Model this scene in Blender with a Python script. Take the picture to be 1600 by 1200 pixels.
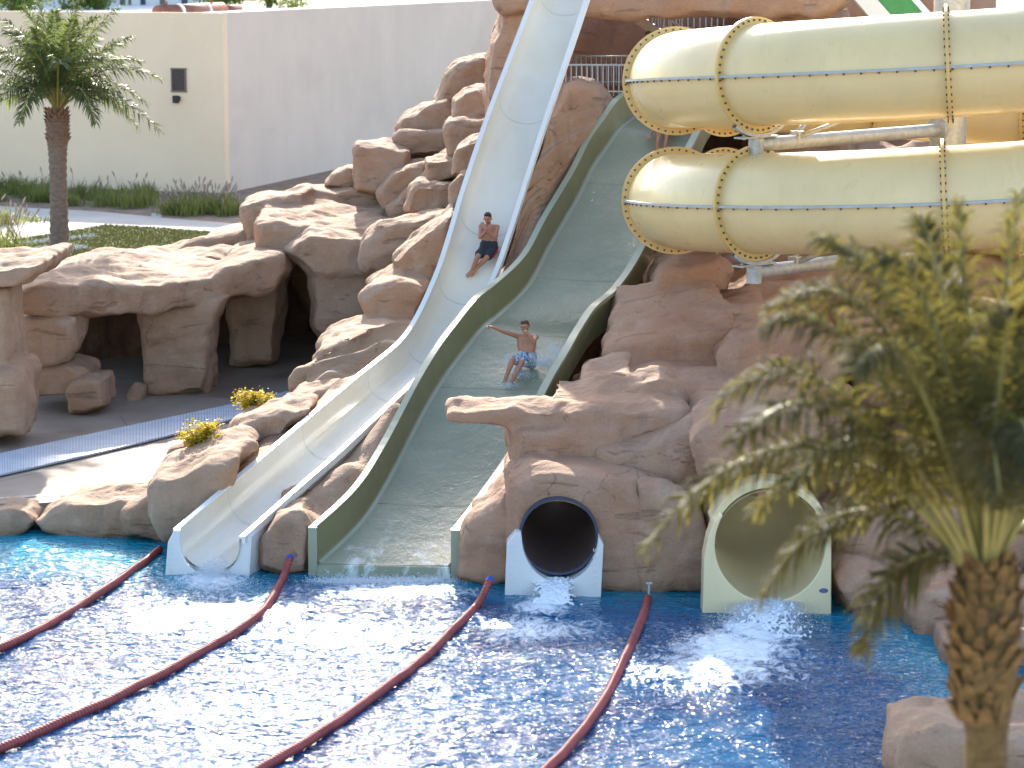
import bpy, bmesh, math, random
from mathutils import Vector, Matrix, noise
random.seed(7)
R = math.radians
scene = bpy.context.scene
for o in list(bpy.data.objects):
    bpy.data.objects.remove(o)
COL = scene.collection

# ------------------------------------------------------------------ camera
FPX = 4000.0                      # focal length in pixels of the 1600 px wide photograph (90 mm)
PITCH = math.atan(660 / FPX)
CH = 10.4                         # camera height above the water
cam_d = bpy.data.cameras.new('camera')
cam_d.lens = 90.0
cam_d.sensor_width = 36.0
cam_d.clip_start = 0.5
cam_d.clip_end = 2000
cam_d.dof.use_dof = True
cam_d.dof.focus_distance = 48.0
cam_d.dof.aperture_fstop = 1.35
cam = bpy.data.objects.new('camera', cam_d)
COL.objects.link(cam)
cam.location = (0, 0, CH)
cam.rotation_euler = (R(90) - PITCH, 0, 0)
scene.camera = cam

# ------------------------------------------------------------------ sky, sun, exposure
SUN_AZ, SUN_EL = R(-5), R(27)     # low behind the rocks
world = bpy.data.worlds.new('World')
scene.world = world
world.use_nodes = True
wn = world.node_tree
sky = wn.nodes.new('ShaderNodeTexSky')
sky.sky_type = 'NISHITA'
sky.sun_disc = False
sky.sun_elevation = SUN_EL
sky.sun_rotation = SUN_AZ
sky.air_density = 1.0
sky.dust_density = 2.0
sky.ozone_density = 1.0
bgn = wn.nodes['Background']
bgn.inputs['Strength'].default_value = 0.15
wn.links.new(sky.outputs[0], bgn.inputs['Color'])
sun_d = bpy.data.lights.new('sun', 'SUN')
sun_d.energy = 3.4
sun_d.angle = R(0.6)
sun_d.color = (1.0, 0.93, 0.82)
sun = bpy.data.objects.new('sun', sun_d)
COL.objects.link(sun)
SUNV = Vector((math.sin(SUN_AZ) * math.cos(SUN_EL), math.cos(SUN_AZ) * math.cos(SUN_EL), math.sin(SUN_EL)))
sun.rotation_euler = (-SUNV).to_track_quat('-Z', 'Y').to_euler()
sun.location = SUNV * 150
vs = scene.view_settings
vs.view_transform = 'Standard'
vs.look = 'None'
vs.exposure = 1.68
vs.gamma = 1.0
vs.use_curve_mapping = False

# ------------------------------------------------------------------ layout helpers
SP, CP = math.sin(PITCH), math.cos(PITCH)
def W(x, y, Y):
    """point at depth Y seen at photograph position x, y"""
    dz = -SP * FPX + CP * (600 - y)
    dy = CP * FPX + SP * (600 - y)
    t = Y / dy
    return Vector((t * (x - 800), Y, CH + t * dz))
def Wz(x, y, z):
    dz = -SP * FPX + CP * (600 - y)
    dy = CP * FPX + SP * (600 - y)
    t = (z - CH) / dz
    return Vector((t * (x - 800), t * dy, z))

def empty(name, loc=(0, 0, 0), label=None, cat=None, group=None):
    o = bpy.data.objects.new(name, None)
    o.empty_display_size = 0.2
    o.location = loc
    COL.objects.link(o)
    tag(o, label, cat, group)
    return o
def tag(o, label=None, cat=None, group=None, kind=None):
    if label: o['label'] = label
    if cat: o['category'] = cat
    if group: o['group'] = group
    if kind: o['kind'] = kind
    return o
def link(name, me, mat, parent=None, smooth=True):
    o = bpy.data.objects.new(name, me)
    COL.objects.link(o)
    if mat is not None and len(me.materials) == 0:
        me.materials.append(mat)
    if parent is not None:
        o.parent = parent
        p, off = parent, Vector((0, 0, 0))
        while p is not None:                      # thing roots stand at their base, meshes are written in world units
            if p.type == 'EMPTY':
                off = off + p.location
            p = p.parent
        if parent.type == 'EMPTY':
            o.location = -off
    if smooth:
        me.polygons.foreach_set('use_smooth', [True] * len(me.polygons))
    return o

class MB:
    def __init__(s):
        s.v, s.f, s.mi, s.cur = [], [], [], 0
    def add(s, verts, faces):
        b = len(s.v)
        s.v += [tuple(v) for v in verts]
        for f in faces:
            s.f.append(tuple(b + i for i in f)); s.mi.append(s.cur)
    def box(s, c, sz, rot=None):
        c = Vector(c); hx, hy, hz = sz[0] / 2, sz[1] / 2, sz[2] / 2
        P = [Vector((sx * hx, sy * hy, sz_ * hz)) for sz_ in (-1, 1) for sy in (-1, 1) for sx in (-1, 1)]
        if rot is not None: P = [rot @ p for p in P]
        s.add([c + p for p in P], [(0, 2, 3, 1), (4, 5, 7, 6), (0, 1, 5, 4), (2, 6, 7, 3), (0, 4, 6, 2), (1, 3, 7, 5)])
    def tube(s, pts, r, n=10, cap=True):
        pts = [Vector(p) for p in pts]
        rr = r if isinstance(r, (list, tuple)) else [r] * len(pts)
        up = Vector((0, 0, 1)); rings = []
        t0 = (pts[1] - pts[0]).normalized()
        a = t0.cross(up)
        if a.length < 1e-3: a = t0.cross(Vector((1, 0, 0)))
        a.normalize()
        b0 = len(s.v)
        for i, p in enumerate(pts):
            t = (pts[min(i + 1, len(pts) - 1)] - pts[max(i - 1, 0)]).normalized()
            a = (a - t * a.dot(t)).normalized(); b = t.cross(a)
            for k in range(n):
                an = 2 * math.pi * k / n
                s.v.append(tuple(p + (a * math.cos(an) + b * math.sin(an)) * rr[i]))
        for i in range(len(pts) - 1):
            for k in range(n):
                k2 = (k + 1) % n
                s.f.append((b0 + i * n + k, b0 + i * n + k2, b0 + (i + 1) * n + k2, b0 + (i + 1) * n + k)); s.mi.append(s.cur)
        if cap:
            s.f.append(tuple(b0 + k for k in reversed(range(n)))); s.mi.append(s.cur)
            e = b0 + (len(pts) - 1) * n
            s.f.append(tuple(e + k for k in range(n))); s.mi.append(s.cur)
    def prism(s, poly, off):
        """poly: ordered 3D points, off: extrusion vector"""
        n = len(poly); off = Vector(off)
        P = [Vector(p) for p in poly] + [Vector(p) + off for p in poly]
        F = [tuple(range(n)), tuple(n + i for i in reversed(range(n)))]
        F += [(i, n + i, n + (i + 1) % n, (i + 1) % n) for i in range(n)]
        s.add(P, F)
    def mesh(s, name):
        me = bpy.data.meshes.new(name)
        me.from_pydata(s.v, [], s.f)
        if s.cur: me.polygons.foreach_set('material_index', s.mi)
        me.update()
        return me
    def build(s, name, mat, parent=None, smooth=False):
        me = s.mesh(name)
        o = link(name, me, mat, parent, smooth)
        bm = bmesh.new(); bm.from_mesh(me)
        bmesh.ops.recalc_face_normals(bm, faces=bm.faces)
        bm.to_mesh(me); bm.free()
        return o

def dup(o, parent=None):
    c = o.copy(); COL.objects.link(c); c.parent = parent
    return c

def crom(P, n):
    """Catmull-Rom through P, n samples per span"""
    out = []
    for i in range(len(P) - 1):
        p0, p1, p2, p3 = P[max(i - 1, 0)], P[i], P[i + 1], P[min(i + 2, len(P) - 1)]
        for k in range(n):
            t = k / n
            out.append(0.5 * ((2 * p1) + (p2 - p0) * t + (2 * p0 - 5 * p1 + 4 * p2 - p3) * t * t + (3 * p1 - p0 - 3 * p2 + p3) * t ** 3))
    out.append(P[-1].copy())
    return out

# ------------------------------------------------------------------ materials
class NT:
    def __init__(s, name):
        s.m = bpy.data.materials.new(name); s.m.use_nodes = True
        s.t = s.m.node_tree; s.b = s.t.nodes['Principled BSDF']; s.out = s.t.nodes['Material Output']
        s.co = s.t.nodes.new('ShaderNodeNewGeometry').outputs['Position']
    def n(s, typ, **kw):
        nd = s.t.nodes.new(typ)
        for k, v in kw.items(): setattr(nd, k, v)
        return nd
    def l(s, a, b): s.t.links.new(a, b)
    def mapping(s, scale, co=None, rot=(0, 0, 0)):
        m = s.n('ShaderNodeMapping'); m.inputs['Scale'].default_value = scale; m.inputs['Rotation'].default_value = rot
        s.l(co or s.co, m.inputs['Vector']); return m.outputs[0]
    def noise(s, scale, detail=4, rough=0.55, co=None, dist=0.0):
        nd = s.n('ShaderNodeTexNoise'); nd.inputs['Scale'].default_value = scale; nd.inputs['Detail'].default_value = detail
        nd.inputs['Roughness'].default_value = rough; nd.inputs['Distortion'].default_value = dist
        s.l(co or s.co, nd.inputs['Vector']); return nd.outputs['Fac']
    def ramp(s, fac, stops):
        nd = s.n('ShaderNodeValToRGB'); cr = nd.color_ramp
        while len(cr.elements) < len(stops): cr.elements.new(0.5)
        for e, (p, c) in zip(cr.elements, stops):
            e.position = p; e.color = (c, c, c, 1) if isinstance(c, (int, float)) else (*c, 1)
        s.l(fac, nd.inputs['Fac']); return nd.outputs['Color']
    def mix(s, fac, a, b, mode='MIX'):
        nd = s.n('ShaderNodeMix', data_type='RGBA', blend_type=mode)
        for sock, v in ((nd.inputs[0], fac), (nd.inputs[6], a), (nd.inputs[7], b)):
            if isinstance(v, (int, float)): sock.default_value = v
            elif isinstance(v, tuple): sock.default_value = (*v, 1)
            else: s.l(v, sock)
        return nd.outputs[2]
    def math(s, op, a, b=None):
        nd = s.n('ShaderNodeMath', operation=op)
        for i, v in enumerate((a, b)):
            if v is None: continue
            if isinstance(v, (int, float)): nd.inputs[i].default_value = v
            else: s.l(v, nd.inputs[i])
        return nd.outputs[0]
    def bump(s, h, strength=0.3, dist=0.05, prev=None):
        nd = s.n('ShaderNodeBump'); nd.inputs['Strength'].default_value = strength; nd.inputs['Distance'].default_value = dist
        s.l(h, nd.inputs['Height'])
        if prev is not None: s.l(prev, nd.inputs['Normal'])
        return nd.outputs[0]
    def fin(s, col=None, rough=None, normal=None, **kw):
        for k, v in (('Base Color', col), ('Roughness', rough), ('Normal', normal)):
            if v is None: continue
            if isinstance(v, tuple): s.b.inputs[k].default_value = (*v, 1)
            elif isinstance(v, (int, float)): s.b.inputs[k].default_value = v
            else: s.l(v, s.b.inputs[k])
        for k, v in kw.items(): s.b.inputs[k].default_value = v
        return s.m

def plain(name, col, rough=0.5, var=0.12, scale=6.0, bump=0.0, **kw):
    t = NT(name)
    f = t.noise(scale, 5, 0.6)
    lo = tuple(c * (1 - var) for c in col); hi = tuple(min(1, c * (1 + var)) for c in col)
    c = t.ramp(f, [(0.3, lo), (0.7, hi)])
    nrm = t.bump(t.noise(scale * 6, 3), bump, 0.02) if bump else None
    return t.fin(c, rough, nrm, **kw)

def rock_mat(name, base, alt, dark, pale):
    t = NT(name)
    big = t.noise(0.55, 6, 0.6, dist=0.6)
    c = t.ramp(big, [(0.32, base), (0.66, alt)])
    # streaks that ran down the moulded face
    st = t.noise(1.0, 5, 0.6, co=t.mapping((2.6, 2.6, 0.35)))
    c = t.mix(t.math('MULTIPLY', t.ramp(st, [(0.55, 0.0), (0.72, 1.0)]), 0.55), c, dark)
    pl = t.noise(1.7, 6, 0.65, co=t.mapping((1, 1, 1.6)))
    c = t.mix(t.math('MULTIPLY', t.ramp(pl, [(0.54, 0.0), (0.75, 1.0)]), 0.55), c, pale)
    fine = t.noise(22, 5, 0.7)
    c = t.mix(0.35, c, t.ramp(fine, [(0.3, 0.45), (0.7, 1.0)]), 'MULTIPLY')
    # moulded cracks
    wob = t.n('ShaderNodeVectorMath', operation='ADD')
    nz = t.n('ShaderNodeTexNoise'); nz.inputs['Scale'].default_value = 1.4; nz.inputs['Detail'].default_value = 5
    t.l(t.co, nz.inputs['Vector']); t.l(t.co, wob.inputs[0]); t.l(nz.outputs['Color'], wob.inputs[1])
    vo = t.n('ShaderNodeTexVoronoi', feature='DISTANCE_TO_EDGE'); vo.inputs['Scale'].default_value = 0.62
    t.l(wob.outputs[0], vo.inputs['Vector'])
    gate = t.ramp(t.noise(0.9, 3), [(0.34, 0.0), (0.40, 1.0)])
    crack = t.math('MAXIMUM', t.ramp(vo.outputs['Distance'], [(0.0, 0.0), (0.012, 1.0)]), gate)
    c = t.mix(t.math('MULTIPLY', t.math('SUBTRACT', 1.0, crack), 0.5), c, tuple(x * 0.3 for x in dark))
    sz = t.n('ShaderNodeSeparateXYZ'); t.l(t.co, sz.inputs[0])
    wl = t.ramp(t.math('ADD', sz.outputs['Z'], t.math('MULTIPLY', t.math('SUBTRACT', t.noise(3.0, 4), 0.5), 0.25)), [(0.08, 1.0), (0.26, 0.0)])
    c = t.mix(t.math('MULTIPLY', wl, 0.55), c, tuple(x * 0.55 for x in alt))
    gou = t.noise(1.0, 6, 0.62, co=t.mapping((0.9, 2.2, 4.5), rot=(0, 0, 0.3)), dist=0.8)
    gr = t.ramp(gou, [(0.28, 0.0), (0.38, 0.85), (0.8, 1.0)])
    b = t.bump(gr, 0.65, 0.12)
    b = t.bump(t.noise(2.2, 6, 0.6), 0.55, 0.11, b)
    b = t.bump(t.noise(7, 6, 0.65), 0.4, 0.04, b)
    b = t.bump(crack, 0.5, 0.03, b)
    b = t.bump(fine, 0.5, 0.018, b)
    return t.fin(c, 0.88, b)
M = {}
M['rock_tan'] = rock_mat('rock_tan', (0.43, 0.285, 0.19), (0.40, 0.235, 0.14), (0.26, 0.17, 0.12), (0.55, 0.43, 0.33))
M['rock_red'] = rock_mat('rock_red', (0.46, 0.295, 0.20), (0.43, 0.23, 0.135), (0.29, 0.18, 0.135), (0.53, 0.39, 0.30))
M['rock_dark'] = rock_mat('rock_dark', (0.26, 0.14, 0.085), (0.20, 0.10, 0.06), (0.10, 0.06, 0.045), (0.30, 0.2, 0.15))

def let_through(t, w, col):
    tr = t.n('ShaderNodeBsdfTranslucent'); tr.inputs['Color'].default_value = (*col, 1)
    mx = t.n('ShaderNodeMixShader'); mx.inputs[0].default_value = w
    t.l(t.b.outputs[0], mx.inputs[1]); t.l(tr.outputs[0], mx.inputs[2]); t.l(mx.outputs[0], t.out.inputs['Surface'])
def fibre(name, col, rough, seam=None, streak=0.12, coat=0.3, trans=0.0, tcol=(1, 1, 1)):
    t = NT(name)
    f = t.noise(0.9, 5, 0.6, co=t.mapping((1, 1, 1)))
    c = t.ramp(f, [(0.3, tuple(x * (1 - streak) for x in col)), (0.7, col)])
    g = t.noise(7, 5, 0.7, co=t.mapping((1.0, 0.25, 0.25)))
    c = t.mix(t.math('MULTIPLY', t.ramp(g, [(0.55, 0.0), (0.8, 1.0)]), 0.25), c, tuple(x * 0.62 for x in col))
    r = t.ramp(t.noise(3.0, 4), [(0.3, rough * 0.8), (0.7, min(1, rough * 1.35))])
    b = t.bump(t.noise(1.6, 3), 0.06, 0.08)
    m = t.fin(c, r, b)
    t.b.inputs['Coat Weight'].default_value = coat
    t.b.inputs['Coat Roughness'].default_value = 0.12
    if trans: let_through(t, trans, tcol)
    return m
M['slide_white'] = fibre('slide_white', (0.74, 0.71, 0.62), 0.3)
M['slide_rim'] = fibre('slide_rim_white', (0.80, 0.79, 0.75), 0.35, streak=0.06)
M['slide_olive_wall'] = fibre('slide_olive', (0.22, 0.215, 0.11), 0.4)
M['slide_olive_rim'] = fibre('slide_olive_rim', (0.30, 0.33, 0.23), 0.4)
M['tube_yellow'] = fibre('tube_yellow', (0.84, 0.66, 0.33), 0.32, streak=0.12, coat=0.25, trans=0.06, tcol=(0.95, 0.66, 0.25))
M['tube_flange'] = fibre('tube_flange', (0.80, 0.56, 0.20), 0.4, streak=0.15, coat=0.1, trans=0.10, tcol=(0.95, 0.6, 0.15))
M['portal_white'] = fibre('portal_white', (0.74, 0.75, 0.74), 0.4, streak=0.06)
M['portal_yellow'] = fibre('portal_yellow', (0.80, 0.67, 0.40), 0.35, streak=0.06)
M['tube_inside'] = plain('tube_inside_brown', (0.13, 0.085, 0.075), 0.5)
M['steel'] = plain('galvanised_steel', (0.42, 0.42, 0.40), 0.45, 0.2, 9, Metallic=0.35)
M['steel_light'] = plain('painted_rail_grey', (0.42, 0.45, 0.46), 0.5)
M['bolt'] = plain('bolt_dark', (0.10, 0.085, 0.06), 0.5)
M['hose'] = plain('hose_red', (0.30, 0.055, 0.05), 0.42, 0.25, 5)
M['hose_cap'] = plain('cap_blue', (0.02, 0.07, 0.42), 0.4)
M['navy'] = plain('seal_navy', (0.04, 0.05, 0.09), 0.5)
M['black'] = plain('black_plastic', (0.02, 0.02, 0.022), 0.5)
M['skin'] = plain('skin_tanned', (0.40, 0.185, 0.11), 0.5, 0.10, 9)
M['hair'] = plain('hair_dark', (0.035, 0.022, 0.015), 0.6, 0.3, 40)
M['hair2'] = plain('hair_brown', (0.075, 0.045, 0.028), 0.6, 0.3, 40)
M['shorts_navy'] = plain('cloth_navy', (0.022, 0.027, 0.042), 0.8, 0.2, 20, 0.3)
M['red'] = plain('stripe_red', (0.5, 0.03, 0.04), 0.6)
M['pink'] = plain('band_pink', (0.75, 0.15, 0.35), 0.5)
M['eye'] = plain('eye_dark', (0.03, 0.02, 0.02), 0.3)
t = NT('cloth_blue_pattern')
p_ = t.noise(9, 3, 0.6, dist=1.5)
M['shorts_blue'] = t.fin(t.ramp(p_, [(0.38, (0.05, 0.12, 0.25)), (0.47, (0.20, 0.30, 0.42)), (0.53, (0.60, 0.62, 0.62)), (0.62, (0.10, 0.14, 0.17))]), 0.75)

def wall_mat(name, col, stain):
    t = NT(name)
    f = t.noise(0.35, 6, 0.62, co=t.mapping((1, 1, 0.7)))
    c = t.ramp(f, [(0.3, tuple(x * 0.90 for x in col)), (0.65, col)])
    s = t.noise(0.22, 5, 0.6, co=t.mapping((0.9, 0.9, 1.6)))
    c = t.mix(t.math('MULTIPLY', t.ramp(s, [(0.52, 0.0), (0.74, 1.0)]), 0.5), c, stain)
    dr = t.noise(1.0, 4, 0.6, co=t.mapping((5, 5, 0.25)))
    c = t.mix(t.math('MULTIPLY', t.ramp(dr, [(0.55, 0.0), (0.75, 1.0)]), 0.16), c, stain)
    return t.fin(c, 0.9, t.bump(t.noise(14, 4), 0.25, 0.02))
M['wall_lit_cream'] = wall_mat('render_cream', (0.98, 0.765, 0.52), (0.90, 0.66, 0.42))  # brighter cream stands in for light on the left wall
M['wall_shade_grey'] = wall_mat('render_shade_side', (0.75, 0.655, 0.545), (0.56, 0.48, 0.39))  # greyer, darker colour stands in for shade on the right wall
M['wall_white'] = wall_mat('render_white', (0.72, 0.71, 0.68), (0.58, 0.55, 0.5))
M['roof_red'] = plain('roof_redbrown', (0.22, 0.085, 0.055), 0.7, 0.25, 3)
M['bronze'] = plain('louver_bronze', (0.16, 0.125, 0.10), 0.5)
M['glass'] = plain('window_dark', (0.05, 0.07, 0.10), 0.15)

t = NT('patio_concrete')
f = t.noise(0.5, 6, 0.6); w = t.noise(0.35, 5, 0.6, co=t.mapping((1, 1.4, 1)), dist=0.8)
c = t.ramp(f, [(0.3, (0.25, 0.195, 0.15)), (0.7, (0.36, 0.29, 0.23))])
wet = t.ramp(w, [(0.56, 0.0), (0.62, 1.0)])
c = t.mix(t.math('MULTIPLY', wet, 0.5), c, (0.20, 0.13, 0.09))
M['patio'] = t.fin(c, t.ramp(w, [(0.56, 0.85), (0.62, 0.5)]), t.bump(t.noise(9, 6, 0.7), 0.4, 0.03))
t = NT('path_paving')
M['path'] = t.fin(t.ramp(t.noise(0.8, 6), [(0.3, (0.36, 0.33, 0.30)), (0.7, (0.46, 0.43, 0.39))]), 0.85, t.bump(t.noise(12, 4), 0.3, 0.02))
t = NT('soil')
M['soil'] = t.fin(t.ramp(t.noise(2.5, 6), [(0.3, (0.14, 0.09, 0.06)), (0.7, (0.27, 0.19, 0.13))]), 0.95, t.bump(t.noise(9, 6), 0.6, 0.05))
t = NT('lawn_green')
c = t.ramp(t.noise(0.8, 6), [(0.3, (0.075, 0.11, 0.028)), (0.7, (0.15, 0.16, 0.05))])
M['lawn'] = t.fin(c, 0.9, t.bump(t.noise(30, 3), 0.6, 0.04))
M['ground'] = plain('sand_ground', (0.33, 0.26, 0.2), 0.95, 0.2, 0.3)
M['plank'] = plain('plank_pale', (0.48, 0.54, 0.62), 0.6, 0.12, 3)
M['pebble'] = plain('pebble_white', (0.66, 0.64, 0.60), 0.7, 0.2, 9)
M['pool_tile'] = plain('pool_wall_teal', (0.05, 0.20, 0.26), 0.3)

def leaf_mat(name, lo, hi, trans, tcol, scale=2.0, rough=0.42):
    t = NT(name)
    c = t.ramp(t.noise(scale, 3), [(0.3, lo), (0.7, hi)])
    t.fin(c, rough); t.b.inputs['Specular IOR Level'].default_value = 0.12
    tr = t.n('ShaderNodeBsdfTranslucent'); tr.inputs['Color'].default_value = (*tcol, 1)
    mx = t.n('ShaderNodeMixShader'); mx.inputs[0].default_value = trans
    t.l(t.b.outputs[0], mx.inputs[1]); t.l(tr.outputs[0], mx.inputs[2]); t.l(mx.outputs[0], t.out.inputs['Surface'])
    return t.m
M['frond_near'] = leaf_mat('frond_olive', (0.016, 0.024, 0.016), (0.10, 0.10, 0.045), 0.25, (0.36, 0.31, 0.07), 1.6, 0.7)
M['frond_far'] = leaf_mat('frond_green', (0.045, 0.07, 0.04), (0.12, 0.14, 0.065), 0.35, (0.22, 0.28, 0.07), 1.2, 0.42)
M['rachis'] = plain('rachis_yellow', (0.30, 0.27, 0.09), 0.45)
M['grass'] = leaf_mat('grass_blade', (0.10, 0.13, 0.04), (0.22, 0.22, 0.08), 0.4, (0.32, 0.36, 0.09))
M['lawn_blade'] = leaf_mat('lawn_blade', (0.05, 0.07, 0.022), (0.12, 0.12, 0.045), 0.2, (0.14, 0.15, 0.04))
M['plume'] = leaf_mat('grass_plume', (0.36, 0.28, 0.24), (0.50, 0.42, 0.36), 0.4, (0.6, 0.5, 0.4))
M['shrub'] = leaf_mat('shrub_yellow', (0.30, 0.25, 0.03), (0.48, 0.38, 0.04), 0.4, (0.75, 0.60, 0.05), 5)
M['tree'] = leaf_mat('tree_leaf', (0.05, 0.09, 0.02), (0.11, 0.16, 0.04), 0.3, (0.3, 0.4, 0.06), 3)
M['flower'] = plain('flower_red', (0.55, 0.03, 0.08), 0.6)
M['twig'] = plain('twig', (0.16, 0.10, 0.06), 0.8)
def bark(name, a, b, s):
    t = NT(name)
    f = t.noise(s, 6, 0.65, co=t.mapping((1, 1, 2.2)))
    return t.fin(t.ramp(f, [(0.3, a), (0.7, b)]), 0.9, t.bump(f, 0.8, 0.05))
M['bark_far'] = bark('palm_bark_far', (0.14, 0.10, 0.08), (0.28, 0.20, 0.15), 7)
M['bark_near'] = bark('palm_bark_near', (0.08, 0.055, 0.02), (0.25, 0.16, 0.055), 8)
M['boot'] = bark('palm_leaf_base', (0.07, 0.045, 0.018), (0.34, 0.20, 0.065), 6)
M['boot_far'] = bark('palm_leaf_base_far', (0.16, 0.095, 0.06), (0.32, 0.19, 0.12), 6)

# water sheet running over the green slide
t = NT('wet_olive')
c = t.ramp(t.noise(0.8, 4), [(0.3, (0.225, 0.245, 0.165)), (0.7, (0.28, 0.295, 0.205))])
sx = t.n('ShaderNodeSeparateXYZ'); t.l(t.co, sx.inputs[0])
ff = t.math('MULTIPLY', t.ramp(t.math('DIVIDE', t.math('SUBTRACT', sx.outputs['Y'], 42.0), 3.0), [(0.1, 1.0), (0.75, 0.0)]), t.ramp(t.noise(2.2, 6, 0.7, co=t.mapping((1, .7, .7)), dist=1.0), [(0.50, 0.0), (0.66, 1.0)]))
c = t.mix(ff, c, (0.72, 0.76, 0.74))
va = t.n('ShaderNodeTexVoronoi', feature='F1'); va.inputs['Scale'].default_value = 0.55
wv = t.n('ShaderNodeVectorMath', operation='ADD'); nz = t.n('ShaderNodeTexNoise'); nz.inputs['Scale'].default_value = 1.1
t.l(t.co, nz.inputs['Vector']); t.l(t.mapping((1.2, 0.7, 0.7)), wv.inputs[0]); t.l(nz.outputs['Color'], wv.inputs[1]); t.l(wv.outputs[0], va.inputs['Vector'])
rip = t.math('SINE', t.math('MULTIPLY', va.outputs['Distance'], 26.0))
b = t.bump(t.ramp(rip, [(0.0, 0.0), (0.93, 0.1), (1.0, 1.0)]), 0.10, 0.02)
b = t.bump(t.noise(9, 5, 0.7, co=t.mapping((1.0, 0.6, 0.6))), 0.40, 0.03, b)
b = t.bump(t.noise(2.4, 4, 0.6), 0.35, 0.05, b)
M['slide_olive_floor'] = t.fin(c, 0.14, b, IOR=1.33)
t = NT('wet_white')
c = t.ramp(t.noise(0.7, 4), [(0.3, (0.66, 0.60, 0.48)), (0.7, (0.74, 0.71, 0.63))])
b = t.bump(t.noise(2.2, 5, 0.65, co=t.mapping((1.6, 0.5, 0.5))), 0.14, 0.05)
M['slide_white_floor'] = t.fin(c, 0.17, b)
let_through(t, 0.018, (0.95, 0.84, 0.62))

# pool water
t = NT('pool_water')
at = t.n('ShaderNodeAttribute', attribute_name='foam')
ad = t.n('ShaderNodeAttribute', attribute_name='shallow')
c = t.ramp(t.noise(0.35, 4), [(0.3, (0.003, 0.045, 0.14)), (0.7, (0.005, 0.11, 0.25))])
sh = t.math('ADD', ad.outputs['Fac'], t.math('MULTIPLY', t.math('SUBTRACT', t.noise(0.6, 4), 0.5), 0.5))
c = t.mix(t.ramp(sh, [(0.2, 0.0), (0.85, 1.0)]), c, (0.006, 0.28, 0.40))
fo = t.noise(4.6, 7, 0.7, co=t.mapping((1.0, 0.6, 1)), dist=1.6)
fm = t.math('ADD', t.math('MULTIPLY', at.outputs['Fac'], 1.0), t.math('MULTIPLY', t.math('SUBTRACT', fo, 0.5), 2.4))
fm = t.math('MULTIPLY', t.ramp(fm, [(0.34, 0.0), (0.95, 1.0)]), t.ramp(at.outputs['Fac'], [(0.0, 0.0), (0.22, 1.0)]))
c = t.mix(fm, c, (0.78, 0.84, 0.90))
wa = t.noise(4.2, 2, 0.5, co=t.mapping((0.75, 1.6, 1), rot=(0, 0, 0.35)), dist=0.9)
b = t.bump(wa, 1.0, 0.11)
b = t.bump(t.noise(10.0, 1, 0.5, co=t.mapping((0.8, 1.5, 1), rot=(0, 0, -0.25)), dist=0.6), 0.9, 0.034, b)
M['water'] = t.fin(c, t.ramp(fm, [(0.0, 0.028), (1.0, 0.7)]), b, IOR=1.33)
M['foam'] = plain('foam_white', (0.80, 0.85, 0.90), 0.5, 0.06, 5)

# ------------------------------------------------------------------ rocks
TEX1 = bpy.data.textures.new('rock_large', 'CLOUDS'); TEX1.noise_scale = 0.9; TEX1.noise_depth = 3
TEX2 = bpy.data.textures.new('rock_small', 'CLOUDS'); TEX2.noise_scale = 0.28; TEX2.noise_depth = 4
TEX3 = bpy.data.textures.new('rock_facets', 'VORONOI'); TEX3.noise_scale = 0.85; TEX3.distance_metric = 'DISTANCE'
def hull_pts(F, Y, D, rise=0.0, bev=0.22, grow=1.0, drop=0.0):
    xs = [p[0] for p in F]; x0, x1 = min(xs), max(xs)
    Ya, Yb = Y if isinstance(Y, tuple) else (Y, Y)
    Yf = lambda x: Ya + (Yb - Ya) * (x - x0) / max(1, x1 - x0)
    out = [W(x, y, Yf(x)) for x, y in F]
    c = sum(out, Vector()) / len(out)
    pts = []
    for p in out:
        q = p + Vector((0, bev, 0)); pts.append(q)
        pts.append(c + (p - c) * 0.84 - Vector((0, 0.02, 0)))
        top = p.z > c.z
        pts.append(Vector((c.x + (p.x - c.x) * grow, p.y + D, p.z + (rise if top else -drop))))
    return pts
def hull_into(bm, pts):
    vs_ = [bm.verts.new(p) for p in pts]
    r = bmesh.ops.convex_hull(bm, input=vs_)
    bmesh.ops.delete(bm, geom=[g for g in r['geom_interior'] if isinstance(g, bmesh.types.BMVert)], context='VERTS')
def rock(name, parent, pieces, mat, vox=0.08, sm=2, d1=0.24, d2=0.06):
    bm = bmesh.new()
    for p in pieces:
        if isinstance(p, list): hull_into(bm, p)
        else: hull_into(bm, hull_pts(*p[:3], **(p[3] if len(p) > 3 else {})))
    me = bpy.data.meshes.new(name); bm.to_mesh(me); bm.free()
    o = link(name, me, mat, parent, True)
    rm = o.modifiers.new('r', 'REMESH'); rm.mode = 'VOXEL'; rm.voxel_size = vox; rm.use_smooth_shade = True
    s_ = o.modifiers.new('s', 'SMOOTH'); s_.factor = 0.5; s_.iterations = sm
    for tx, st in ((TEX1, d1), (TEX3, d1 * .75), (TEX2, d2)):
        d = o.modifiers.new('d', 'DISPLACE'); d.texture = tx; d.strength = st; d.mid_level = 0.5; d.texture_coords = 'GLOBAL'
    return o
def wbox(x0, x1, y0, y1, z0, z1):
    return [Vector((x, y, z)) for x in (x0, x1) for y in (y0, y1) for z in (z0, z1)]

# =================================================================== SETTING
def sheet(name, pts, mat, kind='structure'):
    mb = MB(); mb.add(pts, [tuple(range(len(pts)))])
    o = mb.build(name, mat); o['kind'] = kind
    return o
sheet('ground', [(-900, -300, -1.6), (900, -300, -1.6), (900, 1500, -1.6), (-900, 1500, -1.6)], M['ground'])

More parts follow.
